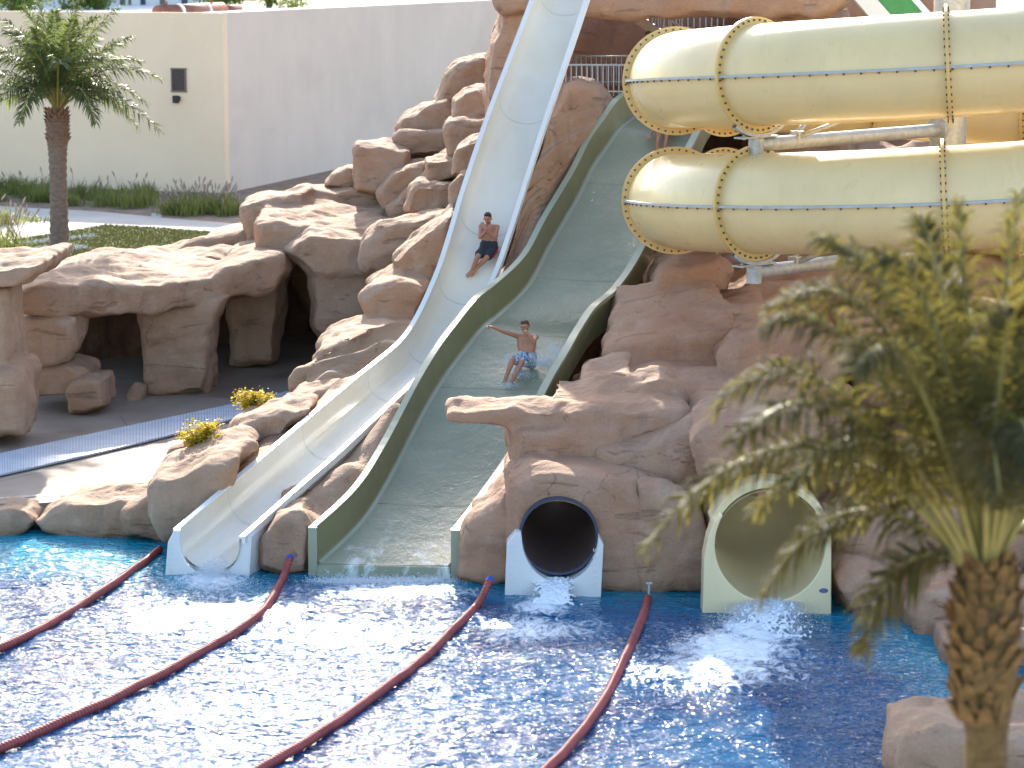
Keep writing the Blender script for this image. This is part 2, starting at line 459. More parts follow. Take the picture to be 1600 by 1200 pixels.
# water with real waves
def build_water():
    x0, x1, y0, y1 = -15.0, 10.0, 30.0, 48.0
    nx, ny = 420, 360
    src = [  # foam sources: px, py, radius x, radius y (m), strength
        (335, 905, 0.7, 0.9, 1.0), (330, 960, 1.6, 1.5, 0.75), (600, 925, 1.5, 0.6, 0.9), (560, 990, 2.6, 1.5, 0.5),
        (845, 950, 0.45, 0.7, 1.25), (835, 985, 1.1, 1.0, 0.85), (1190, 985, 0.6, 1.1, 1.5), (1150, 1015, 1.0, 1.3, 1.15), (1120, 1045, 1.5, 1.3, 0.85), (440, 960, 0.8, 0.8, 0.6),
        (250, 1100, 2.4, 1.6, 0.36), (90, 930, 1.4, 1.4, 0.32)]
    S = [(Wz(a, b_, 0), rx, ry, k) for a, b_, rx, ry, k in src]
    edge = [(-24, 46.4), (-9.5, 45.8), (-6.2, 44.6), (-4.2, 43.4), (-0.7, 42.6), (1.4, 41.8), (3.0, 41.3), (5.2, 41.0), (6.0, 39.6), (6.6, 37.2), (6.8, 35), (7, 26)]
    def dist_edge(x, y):
        best = 99
        for (ax, ay), (bx, by) in zip(edge, edge[1:]):
            dx, dy = bx - ax, by - ay
            tt = max(0, min(1, ((x - ax) * dx + (y - ay) * dy) / (dx * dx + dy * dy)))
            best = min(best, math.hypot(x - ax - tt * dx, y - ay - tt * dy))
        return best
    V, foam, shal = [], [], []
    for j in range(ny + 1):
        y = y0 + (y1 - y0) * j / ny
        for i in range(nx + 1):
            x = x0 + (x1 - x0) * i / nx
            f = 0.0
            for c, rx, ry, k in S:
                d = ((x - c.x) / rx) ** 2 + ((y - c.y) / ry) ** 2
                if d < 4: f = max(f, k * math.exp(-d * 1.1))
            de = dist_edge(x, y)
            calm = min(1.0, 0.35 + de * 0.4)
            a = noise.noise((x * 0.55 + 3, y * 0.9, 1.7)) * 0.07 + noise.noise((x * 1.5, y * 2.1, 5.1)) * 0.040 + noise.noise((x * 3.6, y * 4.6, 9.1)) * 0.022 + noise.noise((x * 7.5, y * 9.5, 4.1)) * 0.009
            z = a * calm + f * (0.04 + 0.05 * noise.noise((x * 3, y * 3, 3)))
            V.append((x, y, z)); foam.append(f)
            left = 1.0 if x < -5 else 0.75
            shal.append(max(0.0, 1.0 - de / (4.0 if x < -4 else 2.0)) * left)
    F = [(j * (nx + 1) + i, j * (nx + 1) + i + 1, (j + 1) * (nx + 1) + i + 1, (j + 1) * (nx + 1) + i) for j in range(ny) for i in range(nx)]
    me = bpy.data.meshes.new('pool_water'); me.from_pydata(V, [], F)
    for nm, dat in (('foam', foam), ('shallow', shal)):
        a_ = me.attributes.new(nm, 'FLOAT', 'POINT'); a_.data.foreach_set('value', dat)
    o = link('pool_water', me, M['water']); o['kind'] = 'structure'
build_water()

# sunken patio in front of the cave, and its pale mat walkway
ZP = 0.42
pa = [Vector((-34, 47.2, ZP)), Wz(-60, 788, ZP), Wz(60, 786, ZP), Wz(230, 772, ZP), Wz(330, 735, ZP), Wz(470, 640, ZP), Vector((-3.0, 60, ZP)), Vector((-3.0, 72, ZP)), Vector((-34, 72, ZP))]
mb = MB(); mb.prism(pa, (0, 0, -2.0)); patio = mb.build('patio', M['patio']); patio['kind'] = 'structure'
def strip_points(P, n):
    return crom(P, n)
bk = crom([Wz(x, y, ZP + 0.03) for x, y in ((-120, 738), (0, 711), (180, 672), (365, 633), (480, 606))], 40)
fr = crom([Wz(x, y, ZP + 0.03) for x, y in ((-120, 772), (0, 744), (180, 703), (365, 657), (480, 628))], 40)
board = empty('boardwalk', Wz(150, 700, ZP)); board['kind'] = 'structure'
mb = MB()
for i in range(len(bk) - 1):
    a, b_, c, d = fr[i], fr[i].lerp(fr[i + 1], 0.86), bk[i].lerp(bk[i + 1], 0.86), bk[i]
    mb.prism([a, b_, c, d], (0, 0, 0.035 + 0.006 * random.random()))
o = mb.build('plank', M['plank'], board); o['kind'] = 'stuff'
mb = MB(); g0, g1 = Wz(-60, 783, ZP + 0.004), Wz(125, 770, ZP + 0.004)
for k in range(60):
    p = g0.lerp(g1, k / 60); mb.box(p + Vector((0, 0, 0.004)), (0.025, 0.16, 0.008))
o = mb.build('drain_grate', M['steel']); tag(o, 'narrow slotted drain set in the sunlit patio near the pool', 'drain')
mb = MB()
for a, b_ in (((188, 650), (200, 667)), ((215, 695), (222, 703)), ((-20, 757), (220, 700.))):
    p, q = Wz(*a, ZP + 0.004), Wz(*b_, ZP + 0.004)
    d = (q - p).normalized().cross(Vector((0, 0, 1))) * 0.007
    mb.add([p - d, q - d, q + d, p + d], [(0, 1, 2, 3)])
o = mb.build('expansion_joint', M['black'], patio); o.location = (0, 0, 0)

# upper terrace: lawn, path, planting soil
ZT = 3.0
up = [Wz(-500, 430, ZT), Wz(40, 430, ZT), Wz(330, 430, ZT), Wz(430, 400, ZT), Vector((2, 66, ZT)), Vector((60, 66, ZT)), Vector((60, 190, ZT)), Vector((-120, 190, ZT))]
mb = MB(); mb.prism([p - Vector((0, 0, 0.02)) for p in up], (0, 0, -0.5)); o = mb.build('upper_terrace_ground', M['soil']); o['kind'] = 'structure'
lw = [(-300, 440), (-300, 395), (-60, 384), (0, 379), (90, 365), (165, 352), (255, 357), (330, 363), (315, 374), (240, 392), (190, 402), (150, 412), (80, 420)]
lawn = sheet('lawn', [Wz(x, y, ZT + 0.012) for x, y in lw], M['lawn'])
pth = [(-300, 395), (-60, 384), (0, 379), (90, 365), (165, 352), (255, 357), (330, 363), (380, 368), (470, 362), (470, 345), (380, 346), (250, 334), (150, 322), (0, 312), (-300, 300)]
sheet('path', [Wz(x, y, ZT + 0.006) for x, y in pth], M['path'])
sheet('paved_corner', [Wz(x, y, ZT + 0.004) for x, y in ((190, 402), (240, 392), (315, 374), (330, 363), (380, 368), (440, 372), (430, 395), (330, 425), (150, 425))], plain('paving_pink', (0.36, 0.26, 0.22), 0.85, 0.15, 3))

# =================================================================== BUILDINGS
def wallbox(name, a, b, z0, z1, th, mat, parent):
    a, b = Vector((a[0], a[1], 0)), Vector((b[0], b[1], 0))
    nrm = (b - a).normalized().cross(Vector((0, 0, 1))) * -th
    mb = MB(); mb.prism([a + Vector((0, 0, z0)), b + Vector((0, 0, z0)), b + nrm + Vector((0, 0, z0)), a + nrm + Vector((0, 0, z0))], (0, 0, z1 - z0))
    return mb.build(name, mat, parent)
CORN = Wz(353, 301, ZT); ZW = W(352, 20, CORN.y).z
LEFT = W(0, 18, 85.9); RIGHT = W(778, 0, 112)
dl = (Vector((LEFT.x, LEFT.y, 0)) - Vector((CORN.x, CORN.y, 0))).normalized()
dr = (Vector((RIGHT.x, RIGHT.y, 0)) - Vector((CORN.x, CORN.y, 0))).normalized()
bld = empty('building', (CORN.x, CORN.y, ZT), 'large plain rendered building with left wall coloured as lit cream and right wall coloured greyer as shaded', 'building')
Lend = CORN + dl * 26; Rend = CORN + dr * 46
wallbox('wall', Lend, CORN, ZT - 0.1, ZW, 0.3, M['wall_lit_cream'], bld)
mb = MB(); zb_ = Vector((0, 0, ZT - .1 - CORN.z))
mb.prism([CORN + zb_, Rend + zb_, Rend + zb_ + Vector((-.4, 0, 0)), CORN + zb_ + Vector((-.1, .45, 0))], (0, 0, ZW + .003 - ZT + .1)); mb.build('wall', M['wall_shade_grey'], bld)
mb = MB(); zr = ZW - 0.55
mb.prism([Vector((p.x, p.y, zr)) for p in (Lend + Vector((0, .31, 0)), CORN + Vector((0, .4, 0)), Rend + Vector((-.3, 0, 0)), Rend + dl * 26)], (0, 0, -0.2))
mb.build('roof', M['wall_white'], bld)
# second parapet wall across the roof
p0, p1 = W(-160, 40, 96), W(420, 4, 104)
wallbox('parapet', p0, p1, zr - 0.05, W(0, 33, 98).z, 0.3, M['wall_white'], bld)
def on_left(px, py):
    """point on the cream wall seen at px, py"""
    d = W(px, py, 10) - Vector((0, 0, CH)); n = dl.cross(Vector((0, 0, 1)))
    tt = (CORN - Vector((0, 0, CH))).dot(n) / d.dot(n)
    return Vector((0, 0, CH)) + d * tt
nl = dl.cross(Vector((0, 0, 1)));  nl = nl if nl.y < 0 else -nl
vent = empty('louvred_vent', on_left(280, 140), 'square bronze louvred vent high on the cream wall', 'vent')
rotl = Matrix((dl, -nl, Vector((0, 0, 1)))).transposed()
c = on_left(280, 125) + nl * 0.03
hw, hh = 0.24, 0.36
for dx, dz, sx, sz in ((0, hh, 2 * hw + .08, .05), (0, -hh, 2 * hw + .08, .05), (hw, 0, .05, 2 * hh - .05), (-hw, 0, .05, 2 * hh - .05)):
    mb = MB(); mb.box(c + dl * dx + Vector((0, 0, dz)), (sx, .07, sz), rotl); mb.build('frame', M['bronze'], vent)
for k in range(11):
    mb = MB(); mb.box(c + Vector((0, 0, -hh + .06 + k * .06)), (2 * hw - .05, .06, .012), rotl @ Matrix.Rotation(0.7, 3, 'X')); mb.build('slat', M['bronze'], vent)
mb = MB(); mb.box(c - nl * 0.02, (2 * hw - .05, .012, 2 * hh - .05), rotl); mb.build('backing', M['black'], vent)
lamp = empty('wall_lamp', on_left(278, 161), 'small black box lamp on the cream wall under the vent', 'wall lamp')
c = on_left(276, 155) + nl * 0.07
mb = MB(); mb.box(c, (.17, .13, .24), rotl); mb.build('housing', M['black'], lamp)
mb = MB(); mb.box(c + dl * -0.12 + Vector((0, 0, .03)), (.06, .1, .14), rotl); mb.build('bracket', M['black'], lamp)
def on_right(px, py):
    d = W(px, py, 10) - Vector((0, 0, CH)); n = dr.cross(Vector((0, 0, 1)))
    tt = (CORN - Vector((0, 0, CH))).dot(n) / d.dot(n)
    return Vector((0, 0, CH)) + d * tt
lamp = empty('wall_lamp', on_right(703, 117), 'small black lamp on the shaded grey wall above the rocks', 'wall lamp')
nr = dr.cross(Vector((0, 0, 1))); nr = nr if nr.y < 0 else -nr
rotr = Matrix((dr, -nr, Vector((0, 0, 1)))).transposed()
c = on_right(703, 112) + nr * 0.1
mb = MB(); mb.box(c, (.5, .16, .15), rotr); mb.build('housing', M['black'], lamp)
mb = MB(); mb.box(c - nr * .05, (.16, .1, .24), rotr); mb.build('bracket', M['black'], lamp)
# red-brown barrel on the roof
bar = empty('barrel_roof', W(300, 22, 88), 'red-brown barrel roof piece with pale bands showing over the parapet', 'roof piece')
a, b_ = W(248, 22, 87.5), W(346, 17, 91)
ax = (b_ - a)
def halfbarrel(name, t0, t1, r, mat):
    mb = MB(); P = []
    d = ax.normalized(); sd = d.cross(Vector((0, 0, 1))).normalized()
    for tt in (t0, t1):
        for k in range(13):
            an = math.pi * k / 12
            P.append(a + ax * tt + sd * math.cos(an) * r + Vector((0, 0, 1)) * math.sin(an) * r)
    mb.add(P, [(k, k + 1, 14 + k, 13 + k) for k in range(12)] + [tuple(range(13)), tuple(range(25, 12, -1))])
    return mb.build(name, mat, bar, True)
halfbarrel('barrel', 0, 1, 0.30, M['roof_red'])
halfbarrel('band', 0.26, 0.31, 0.315, M['wall_white']); halfbarrel('band', 0.70, 0.74, 0.315, M['wall_white'])
halfbarrel('barrel_end', 1.002, 1.28, 0.2, M['roof_red'])
for tt in (0.12, 0.84):
    mb = MB(); mb.tube([a + ax * tt + Vector((0, 0, .28)), a + ax * tt + Vector((0, 0, .42))], .05, 8); mb.build('knob', M['roof_red'], bar)
# far white house with windows at the very top of the picture
fb = empty('far_house', W(200, -10, 130), 'white house far behind the wall, only its lower windows showing', 'house')
a, b_ = W(45, 8, 126), W(330, 0, 134)
wallbox('wall', (a.x, a.y), (b_.x, b_.y), 3, 16, 6, M['wall_white'], fb)
for px in (120, 152, 187, 200, 219, 250, 285):
    p = W(px, -8, 126 + 8 * (px - 45) / 285)
    mb = MB(); mb.box(p + Vector((0, -0.05, 0.3)), (0.32 if px in (200, 152) else 0.55, .12, 1.6)); mb.build('window', M['glass'] if px % 2 else M['bronze'], fb)

# =================================================================== ROCKWORK
hill = empty('rock_hillside', W(560, 540, 60), 'stepped brown rockwork climbing left of the white slide, with scooped basin and hanging pillar', 'rock formation')
cave = empty('cave_terrace', W(230, 620, 57), 'long flat rock slab on stout pillars over dark cave openings beside the patio', 'rock formation')
tower = empty('rock_tower', W(900, 150, 60), 'tall brown rock tower at the top behind the slides with a dark recess', 'rock formation')
ledge = empty('rock_ledges', W(950, 700, 44), 'reddish stepped rock ledges right of the green slide with a flat overhanging tongue', 'rock formation')
bank = empty('rock_bank', W(400, 760, 45), 'sunlit pale rock bank running down left of the white slide to the pool', 'rock formation')
T_, RD, DK = M['rock_tan'], M['rock_red'], M['rock_dark']

# cave terrace
rock('roof_slab', cave, [
    ([(10, 462), (60, 446), (150, 440), (232, 446), (235, 494), (100, 500), (12, 490)], (55.6, 57.6), 7, dict(rise=.05)),
    ([(215, 446), (330, 440), (400, 424), (446, 418), (445, 436), (400, 462), (330, 470), (225, 497)], (57.4, 60.5), 7, dict(rise=.05)),
    ([(330, 425), (400, 402), (440, 396), (449, 425), (430, 455), (390, 466), (340, 458)], (59, 60.4), 6, dict(rise=.1))], T_, 0.08, 5, 0.20, 0.05)
rock('boulder', cave, [([(292, 420), (300, 404), (330, 396), (362, 402), (374, 416), (360, 424)], 62.5, 2.6)], T_, .07)
rock('boulder', cave, [([(228, 402), (300, 380), (380, 362), (398, 376), (400, 402), (330, 412)], 65, 2.0)], T_, .08)
rock('left_slab', cave, [([(-70, 424), (20, 416), (62, 412), (60, 428), (22, 452), (-70, 455)], 52.0, 4.5)], T_, .07)
rock('pillar', cave, [([(-90, 445), (12, 452), (14, 585), (-90, 590)], 52.5, 2), ([(-90, 575), (24, 580), (33, 600), (34, 682), (-90, 700)], 52.1, 2)], T_, .08)
rock('boulder', cave, [([(15, 512), (40, 495), (118, 496), (119, 530), (105, 565), (62, 578), (28, 570)], 56.2, 1.6)], T_, .06)
rock('boulder', cave, [([(26, 574), (105, 566), (132, 582), (142, 622), (60, 624), (32, 612)], 56.5, 1.8)], T_, .06)
rock('boulder', cave, [([(103, 612), (120, 596), (162, 592), (168, 638), (110, 647), (104, 642)], 56.0, 1.3)], T_, .05)
rock('boulder', cave, [([(196, 620), (210, 606), (222, 610), (222, 630), (200, 632)], 58.2, .6)], T_, .05)
rock('pillar', cave, [([(214, 488), (330, 484), (321, 560), (324, 622), (224, 625), (220, 560)], 58.8, 1.8, dict(bev=.4)),
                      ([(213, 486), (358, 462), (326, 522), (222, 535)], 58.7, 2.0, dict(bev=.4))], T_, .07, 6)
rock('pillar', cave, [([(356, 462), (446, 430), (434, 500), (428, 572), (357, 576), (362, 500)], 62.6, 1.8, dict(bev=.4))], T_, .07, 6)
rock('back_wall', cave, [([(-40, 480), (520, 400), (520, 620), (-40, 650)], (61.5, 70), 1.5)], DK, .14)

# hillside
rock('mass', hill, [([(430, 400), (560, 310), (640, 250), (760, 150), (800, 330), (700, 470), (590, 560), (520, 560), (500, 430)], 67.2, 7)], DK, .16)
H = [
 ('rim', [([(374, 322), (395, 312), (480, 299), (480, 328), (402, 352), (396, 386), (380, 386)], 64.6, 2), ([(465, 297), (590, 302), (600, 314), (594, 340), (480, 335)], 65.5, 1.6)], .07),
 ('basin_floor', [([(396, 350), (450, 352), (560, 366), (625, 366), (622, 408), (560, 420), (470, 420), (440, 402), (399, 392)], 61.6, 4.2, dict(rise=.35))], .08),
 ('hanging_pillar', [([(484, 380), (592, 384), (590, 440), (580, 518), (532, 541), (500, 538), (487, 515), (483, 440)], 60.8, 2.2, dict(bev=.5)),
                     ([(436, 392), (478, 362), (560, 374), (628, 374), (622, 418), (592, 434), (482, 434), (462, 414)], 60.7, 2.6, dict(bev=.4))], .07),
 ('ridge', [([(566, 380), (590, 352), (650, 347), (708, 330), (706, 350), (660, 385), (614, 412), (612, 434), (562, 422)], 59.2, 1.6)], .065),
 ('boulder', [([(611, 408), (640, 382), (704, 338), (700, 400), (670, 460), (640, 460), (622, 432)], 56.4, 3)], .065),
 ('boulder', [([(562, 470), (585, 450), (622, 436), (672, 452), (650, 512), (590, 528), (574, 502)], 54.6, 3.4)], .065),
 ('boulder', [([(488, 562), (500, 545), (545, 528), (600, 526), (650, 520), (610, 580), (540, 606), (488, 606)], 52.0, 3.4)], .065),
 ('planter_lip', [([(449, 592), (465, 576), (492, 566), (500, 590), (470, 614), (451, 614)], 51.4, .7)], .05),
 ('block', [([(553, 236), (557, 228), (600, 226), (640, 236), (638, 268), (612, 304), (553, 302)], 64.8, 2)], .055),
 ('block', [([(590, 304), (610, 272), (640, 259), (667, 255), (666, 288), (640, 304), (600, 330)], 63.8, 2)], .055),
 ('block', [([(615, 216), (625, 207), (700, 206), (707, 238), (640, 246), (616, 243)], 66, 2)], .055),
 ('dome', [([(616, 206), (628, 186), (655, 168), (700, 156), (716, 190), (714, 212), (640, 212)], 67, 2.2)], .06),
 ('boulder', [([(678, 162), (700, 115), (715, 98), (757, 90), (768, 140), (757, 160), (700, 172)], 68, 3)], .06),
 ('boulder', [([(709, 158), (724, 143), (745, 138), (768, 146), (768, 192), (712, 193)], 63.8, 2)], .055),
 ('block', [([(693, 206), (700, 195), (762, 186), (758, 210), (737, 220), (727, 248), (700, 246)], 62.4, 2)], .055),
 ('block', [([(664, 252), (690, 247), (722, 248), (717, 276), (680, 290), (666, 286)], 62, 2)], .055),
 ('boulder', [([(703, 278), (715, 235), (735, 220), (752, 216), (748, 252), (727, 280)], 60.4, 2)], .055),
 ('block', [([(630, 334), (640, 300), (650, 288), (714, 290), (710, 325), (690, 334)], 60.9, 2)], .055),
 ('boulder', [([(702, 292), (720, 270), (734, 272), (724, 304), (708, 335)], 59.3, 1.6)], .05),
 ('block', [([(505, 292), (520, 272), (550, 263), (558, 294)], 66.4, 1.5)], .055),
]
H.append(('slope', [([(600, 325), (700, 240), (760, 180), (775, 330), (710, 400), (630, 400)], 63.4, 4)], .08))
grab = lambda L, names: sum([p for n_, p, v in L if n_ in names], [])
rock('basin', hill, grab(H, ('rim', 'basin_floor')), T_, .075, 5)
rock('hanging_pillar', hill, grab(H, ('hanging_pillar', 'ridge')), T_, .07, 5)
low = [p for n_, p, v in H if n_ == 'boulder'][:3] + [p for n_, p, v in H if n_ == 'planter_lip']
rock('lower_boulders', hill, sum(low, []), T_, .065, 4)
for nm, pcs, vx in H:
    if nm not in ('rim', 'basin_floor', 'hanging_pillar', 'ridge', 'planter_lip') and pcs not in low: rock(nm, hill, pcs, T_, vx, 2)

# tower
rock('pinnacle', tower, [([(756, 150), (764, 85), (784, 20), (850, -10), (905, -10), (860, 120), (800, 230), (762, 190)], 59.4, 2.6, dict(bev=.5)),
                         ([(774, 10), (770, -12), (790, -24), (930, -24), (900, 10), (786, 22)], 59.0, 2.6)], RD, .08)
rock('arch', tower, [([(890, -14), (1100, -22), (1330, -18), (1330, 8), (1290, 26), (1210, 24), (1130, 18), (1040, 14), (968, 26), (900, 24)], 58.4, 3.5)], RD, .10, 5, .3)
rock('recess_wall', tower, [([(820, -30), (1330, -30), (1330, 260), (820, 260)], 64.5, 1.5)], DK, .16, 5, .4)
rock('mound', tower, [([(862, 170), (884, 136), (908, 127), (934, 134), (962, 165), (966, 215), (850, 260)], 57.4, 3)], RD, .07)
rock('pier', tower, [([(1180, 10), (1330, 10), (1340, 280), (1180, 300)], 60.5, 3)], RD, .1)
rock('crest', tower, [([(1270, -14), (1400, -20), (1560, -16), (1560, 70), (1270, 70)], 63, 2)], RD, .1)
rock('high_mass', tower, [wbox(-.5, 22, 66, 71, -1, 8.2)], RD, .2, 6, .6)

# slopes of rockwork under the ledges
def wedge(pf, pb, z0=-1.2):
    P = [Vector(p) for p in pf + pb]
    return P + [Vector((p.x, p.y, z0)) for p in P]
# the ledges on the right
rock('slope', ledge, [wedge([W(720, 800, 46.4), W(800, 780, 46.6), W(1300, 780, 45.6), W(1700, 800, 44.5)],
                            [W(1090, 480, 52.5), W(1140, 300, 56.5), W(1330, 300, 56.5), W(1900, 340, 56.5)]),
                      wedge([W(1060, 300, 56.5), W(1800, 300, 56.5)], [W(1060, 235, 62), W(1800, 200, 62)])], RD, .12, 4, .4, .08)
LG = [
 ('slope', [([(925, 615), (1150, 600), (1340, 615), (1340, 720), (1080, 760), (990, 740), (890, 690)], 45.1, 3.2, dict(rise=.1))], .08),
 ('slope', [([(1005, 535), (1200, 510), (1380, 540), (1360, 640), (1100, 640), (935, 615)], 48.3, 3)], .08),
 ('slope', [([(1045, 475), (1330, 450), (1440, 560), (1000, 545)], 50.8, 3, dict(rise=.6))], .09),
 ('slope', [([(935, 705), (1110, 655), (1340, 690), (1340, 752), (1110, 757), (980, 800), (940, 790)], 42.7, 2.6)], .07),
 ('boulder', [([(1020, 446), (1036, 424), (1068, 414), (1130, 412), (1145, 430), (1140, 458), (1064, 468), (1016, 470)], 50.2, 3)], .065),
 ('ledge', [([(940, 556), (960, 540), (1010, 532), (1060, 540), (1152, 515), (1150, 550), (1100, 558), (1000, 560), (950, 566)], 47.6, 3.0, dict(rise=.75, grow=.8))], .065),
 ('ledge', [([(1126, 486), (1196, 474), (1206, 530), (1152, 552), (1136, 516)], 48.6, 3)], .065),
 ('block', [([(912, 602), (926, 592), (988, 586), (986, 600), (952, 615), (910, 632)], 45.3, 1.4, dict(rise=.2))], .055),
 ('overhang', [([(694, 650), (704, 643), (800, 644), (876, 642), (910, 642), (910, 660), (880, 668), (800, 670), (700, 661)], 43.4, .9, dict(bev=.10, rise=.10)),
               ([(870, 644), (960, 640), (1040, 642), (1075, 646), (1074, 664), (1060, 672), (990, 692), (900, 676), (874, 668)], 43.2, 1.7, dict(rise=.30)),
               ([(940, 632), (990, 602), (1040, 590), (1066, 606), (1075, 640)], 44.2, .9, dict(rise=.08))], .055),
 ('block', [([(794, 674), (900, 668), (990, 662), (988, 694), (930, 728), (872, 736), (795, 730)], 43.1, 3)], .06),
 ('knob', [([(796, 742), (830, 724), (868, 716), (882, 735), (850, 765), (797, 770)], 42.5, 1.2)], .05),
 ('boulder', [([(1080, 694), (1120, 655), (1240, 650), (1300, 680), (1310, 745), (1100, 752)], 41.6, 4)], .07),
 ('boulder', [([(1125, 562), (1160, 532), (1260, 515), (1340, 540), (1310, 624), (1140, 618)], 46, 3)], .07),
 ('boulder', [([(1330, 520), (1440, 480), (1620, 500), (1640, 640), (1350, 640)], 46.5, 3)], .08),
 ('buttress', [([(990, 745), (1050, 765), (1100, 800), (1120, 850), (1122, 945), (1000, 945), (975, 850)], 41.7, 3.2, dict(bev=.4))], .065),
 ('boulder', [([(714, 862), (740, 810), (790, 772), (802, 800), (802, 915), (760, 922), (715, 908)], 42.1, 2)], .06),
]
rock('stepped_face', ledge, sum([p for n_, p, v in LG if n_ in ('slope', 'ledge')], []), RD, .07, 4)
rock('overhang', ledge, grab(LG, ('overhang', 'knob')) + [p for n_, p, v in LG if n_ == 'block'][1], RD, .055, 3)
rock('block', ledge, [p for n_, p, v in LG if n_ == 'block'][0], RD, .055, 2)
for nm, pcs, vx in LG:
    if nm in ('boulder', 'buttress'): rock(nm, ledge, pcs, RD, vx, 4)
# housing round the dark tube: solid hull bored through
def bored(name, parent, pieces, mat, px, py, Yc, rad, vox=.06):
    o = rock(name, parent, pieces, mat, vox, 4, .14, .04)
    c = W(px, py, Yc)
    mb = MB(); mb.tube([c + Vector((0, -3, 0)), c + Vector((0, 3, 0))], rad, 48)
    cut = mb.build('cutter', None)
    bo = o.modifiers.new('b', 'BOOLEAN'); bo.object = cut; bo.operation = 'DIFFERENCE'; bo.solver = 'FAST'
    bpy.context.view_layer.update()
    dg = bpy.context.evaluated_depsgraph_get()
    me = bpy.data.meshes.new_from_object(o.evaluated_get(dg))
    o.modifiers.clear(); o.data = me
    bpy.data.objects.remove(cut)
    return o
bored('portal_housing', ledge, [([(790, 748), (830, 730), (920, 742), (1000, 746), (1030, 800), (1020, 945), (790, 938)], 41.75, 2.6, dict(bev=.3))], RD, 873, 838, 42, 0.665)
# right bank of the pool
rbank = empty('pool_bank', W(1450, 960, 39), 'low reddish boulders edging the pool right of the cream portal', 'rock formation')
for nm, pcs, vx in [
 ('boulder', [([(1306, 838), (1420, 800), (1620, 800), (1640, 940), (1310, 940)], 41.4, 3)], .08),
 ('boulder', [([(1312, 912), (1330, 896), (1400, 908), (1446, 934), (1440, 985), (1380, 985), (1330, 960)], 40.0, 2)], .06),
 ('boulder', [([(1424, 965), (1450, 925), (1560, 925), (1640, 940), (1640, 1060), (1500, 1050), (1426, 1005)], 38.8, 3)], .07),
 ('boulder', [([(1480, 1010), (1560, 990), (1660, 1000), (1660, 1130), (1500, 1110), (1484, 1060)], 37.2, 3)], .07)]:
    rock(nm, rbank, pcs, RD, vx)
rock('boulder', rbank, [([(1620, 800), (2100, 780), (2300, 1000), (1640, 1040)], 41.0, 4)], RD, .12)
rock('boulder', rbank, [([(1650, 1000), (2100, 960), (2200, 1250), (1680, 1260)], 36.5, 4)], RD, .12)
crock = empty('corner_rock', W(1520, 1180, 34), 'sunlit pale boulder at the lower right pool corner behind the palm trunk', 'rock formation')
rock('boulder', crock, [([(1408, 1200), (1416, 1160), (1470, 1140), (1540, 1142), (1600, 1150), (1700, 1142), (1700, 1500), (1406, 1500)], 31.4, 1.7)], T_, .06)
rock('boulder', crock, [([(1590, 1150), (1640, 1130), (1760, 1130), (1760, 1350), (1600, 1350)], 35.0, 3)], T_, .07)

# =================================================================== SLIDES
def lerpY(L): return L
WS = [((829, 0), (917, 4), 56.0), ((791, 100), (883, 105), 55.2), ((757, 190), (852, 196), 54.4), ((720, 300), (817, 306), 53.4), ((700, 367), (796, 371), 52.7),
      ((680, 427), (775, 430), 52.3), ((650, 493), (745, 486), 51.5), ((623, 533), (716, 526), 50.7), ((583, 567), (681, 565), 49.7), ((550, 593), (648, 598), 48.9),
      ((480, 652), (582, 660), 47.2), ((427, 697), (530, 709), 46.0), ((350, 762), (453, 776), 44.4), ((272, 828), (381, 840), 42.9)]
WS = [((858, -80), (942, -76), 57.0)] + WS
wL = crom([W(*a, Y) for a, b, Y in WS], 8); wR = crom([W(*b, Y - 0.25) for a, b, Y in WS], 8)
GS = [((962, 157), (1105, 172), 56.4), ((940, 187), (1092, 198), 55.9), ((917, 220), (1078, 226), 55.3), ((893, 268), (1055, 268), 54.4), ((850, 340), (1021, 345), 53.0), ((817, 400), (990, 408), 51.8),
      ((773, 443), (958, 453), 50.7), ((743, 467), (926, 480), 49.8), ((710, 507), (902, 515), 48.9), ((683, 543), (884, 547), 48.1), ((650, 597), (853, 600), 47.1), ((597, 697), (803, 700), 45.4), ((553, 764), (756, 770), 44.1), ((488, 825), (711, 829), 42.9)]
GS = [((985, 140), (1120, 150), 57.2)] + GS
gL = crom([W(*a, Y) for a, b, Y in GS], 8); gR = crom([W(*b, Y - 0.3) for a, b, Y in GS], 8)
ZV = Vector((0, 0, 1))
def loft(name, Ls, Rs, prof, mat, parent, closed=True, i0=0, i1=None, smooth=True):
    """prof: list of (u across, metres across, height)"""
    mb = MB(); i1 = i1 or len(Ls); n = len(prof); b0 = 0; V = []
    for i in range(i0, i1):
        a = Rs[i] - Ls[i]; ah = Vector((a.x, a.y, 0)).normalized()
        for u, m, h in prof: V.append(Ls[i] + a * u + ah * m + ZV * h)
    F = []
    for i in range(i1 - i0 - 1):
        for k in range(n if closed else n - 1):
            k2 = (k + 1) % n
            F.append((i * n + k, i * n + k2, (i + 1) * n + k2, (i + 1) * n + k))
    if closed:
        F.append(tuple(range(n))); F.append(tuple((i1 - i0 - 1) * n + k for k in reversed(range(n))))
    mb.add(V, F)
    o = mb.build(name, mat, parent, smooth)
    return o
def autosmooth(o, ang=35):
    m = o.modifiers.new('e', 'EDGE_SPLIT'); m.split_angle = R(ang); return o

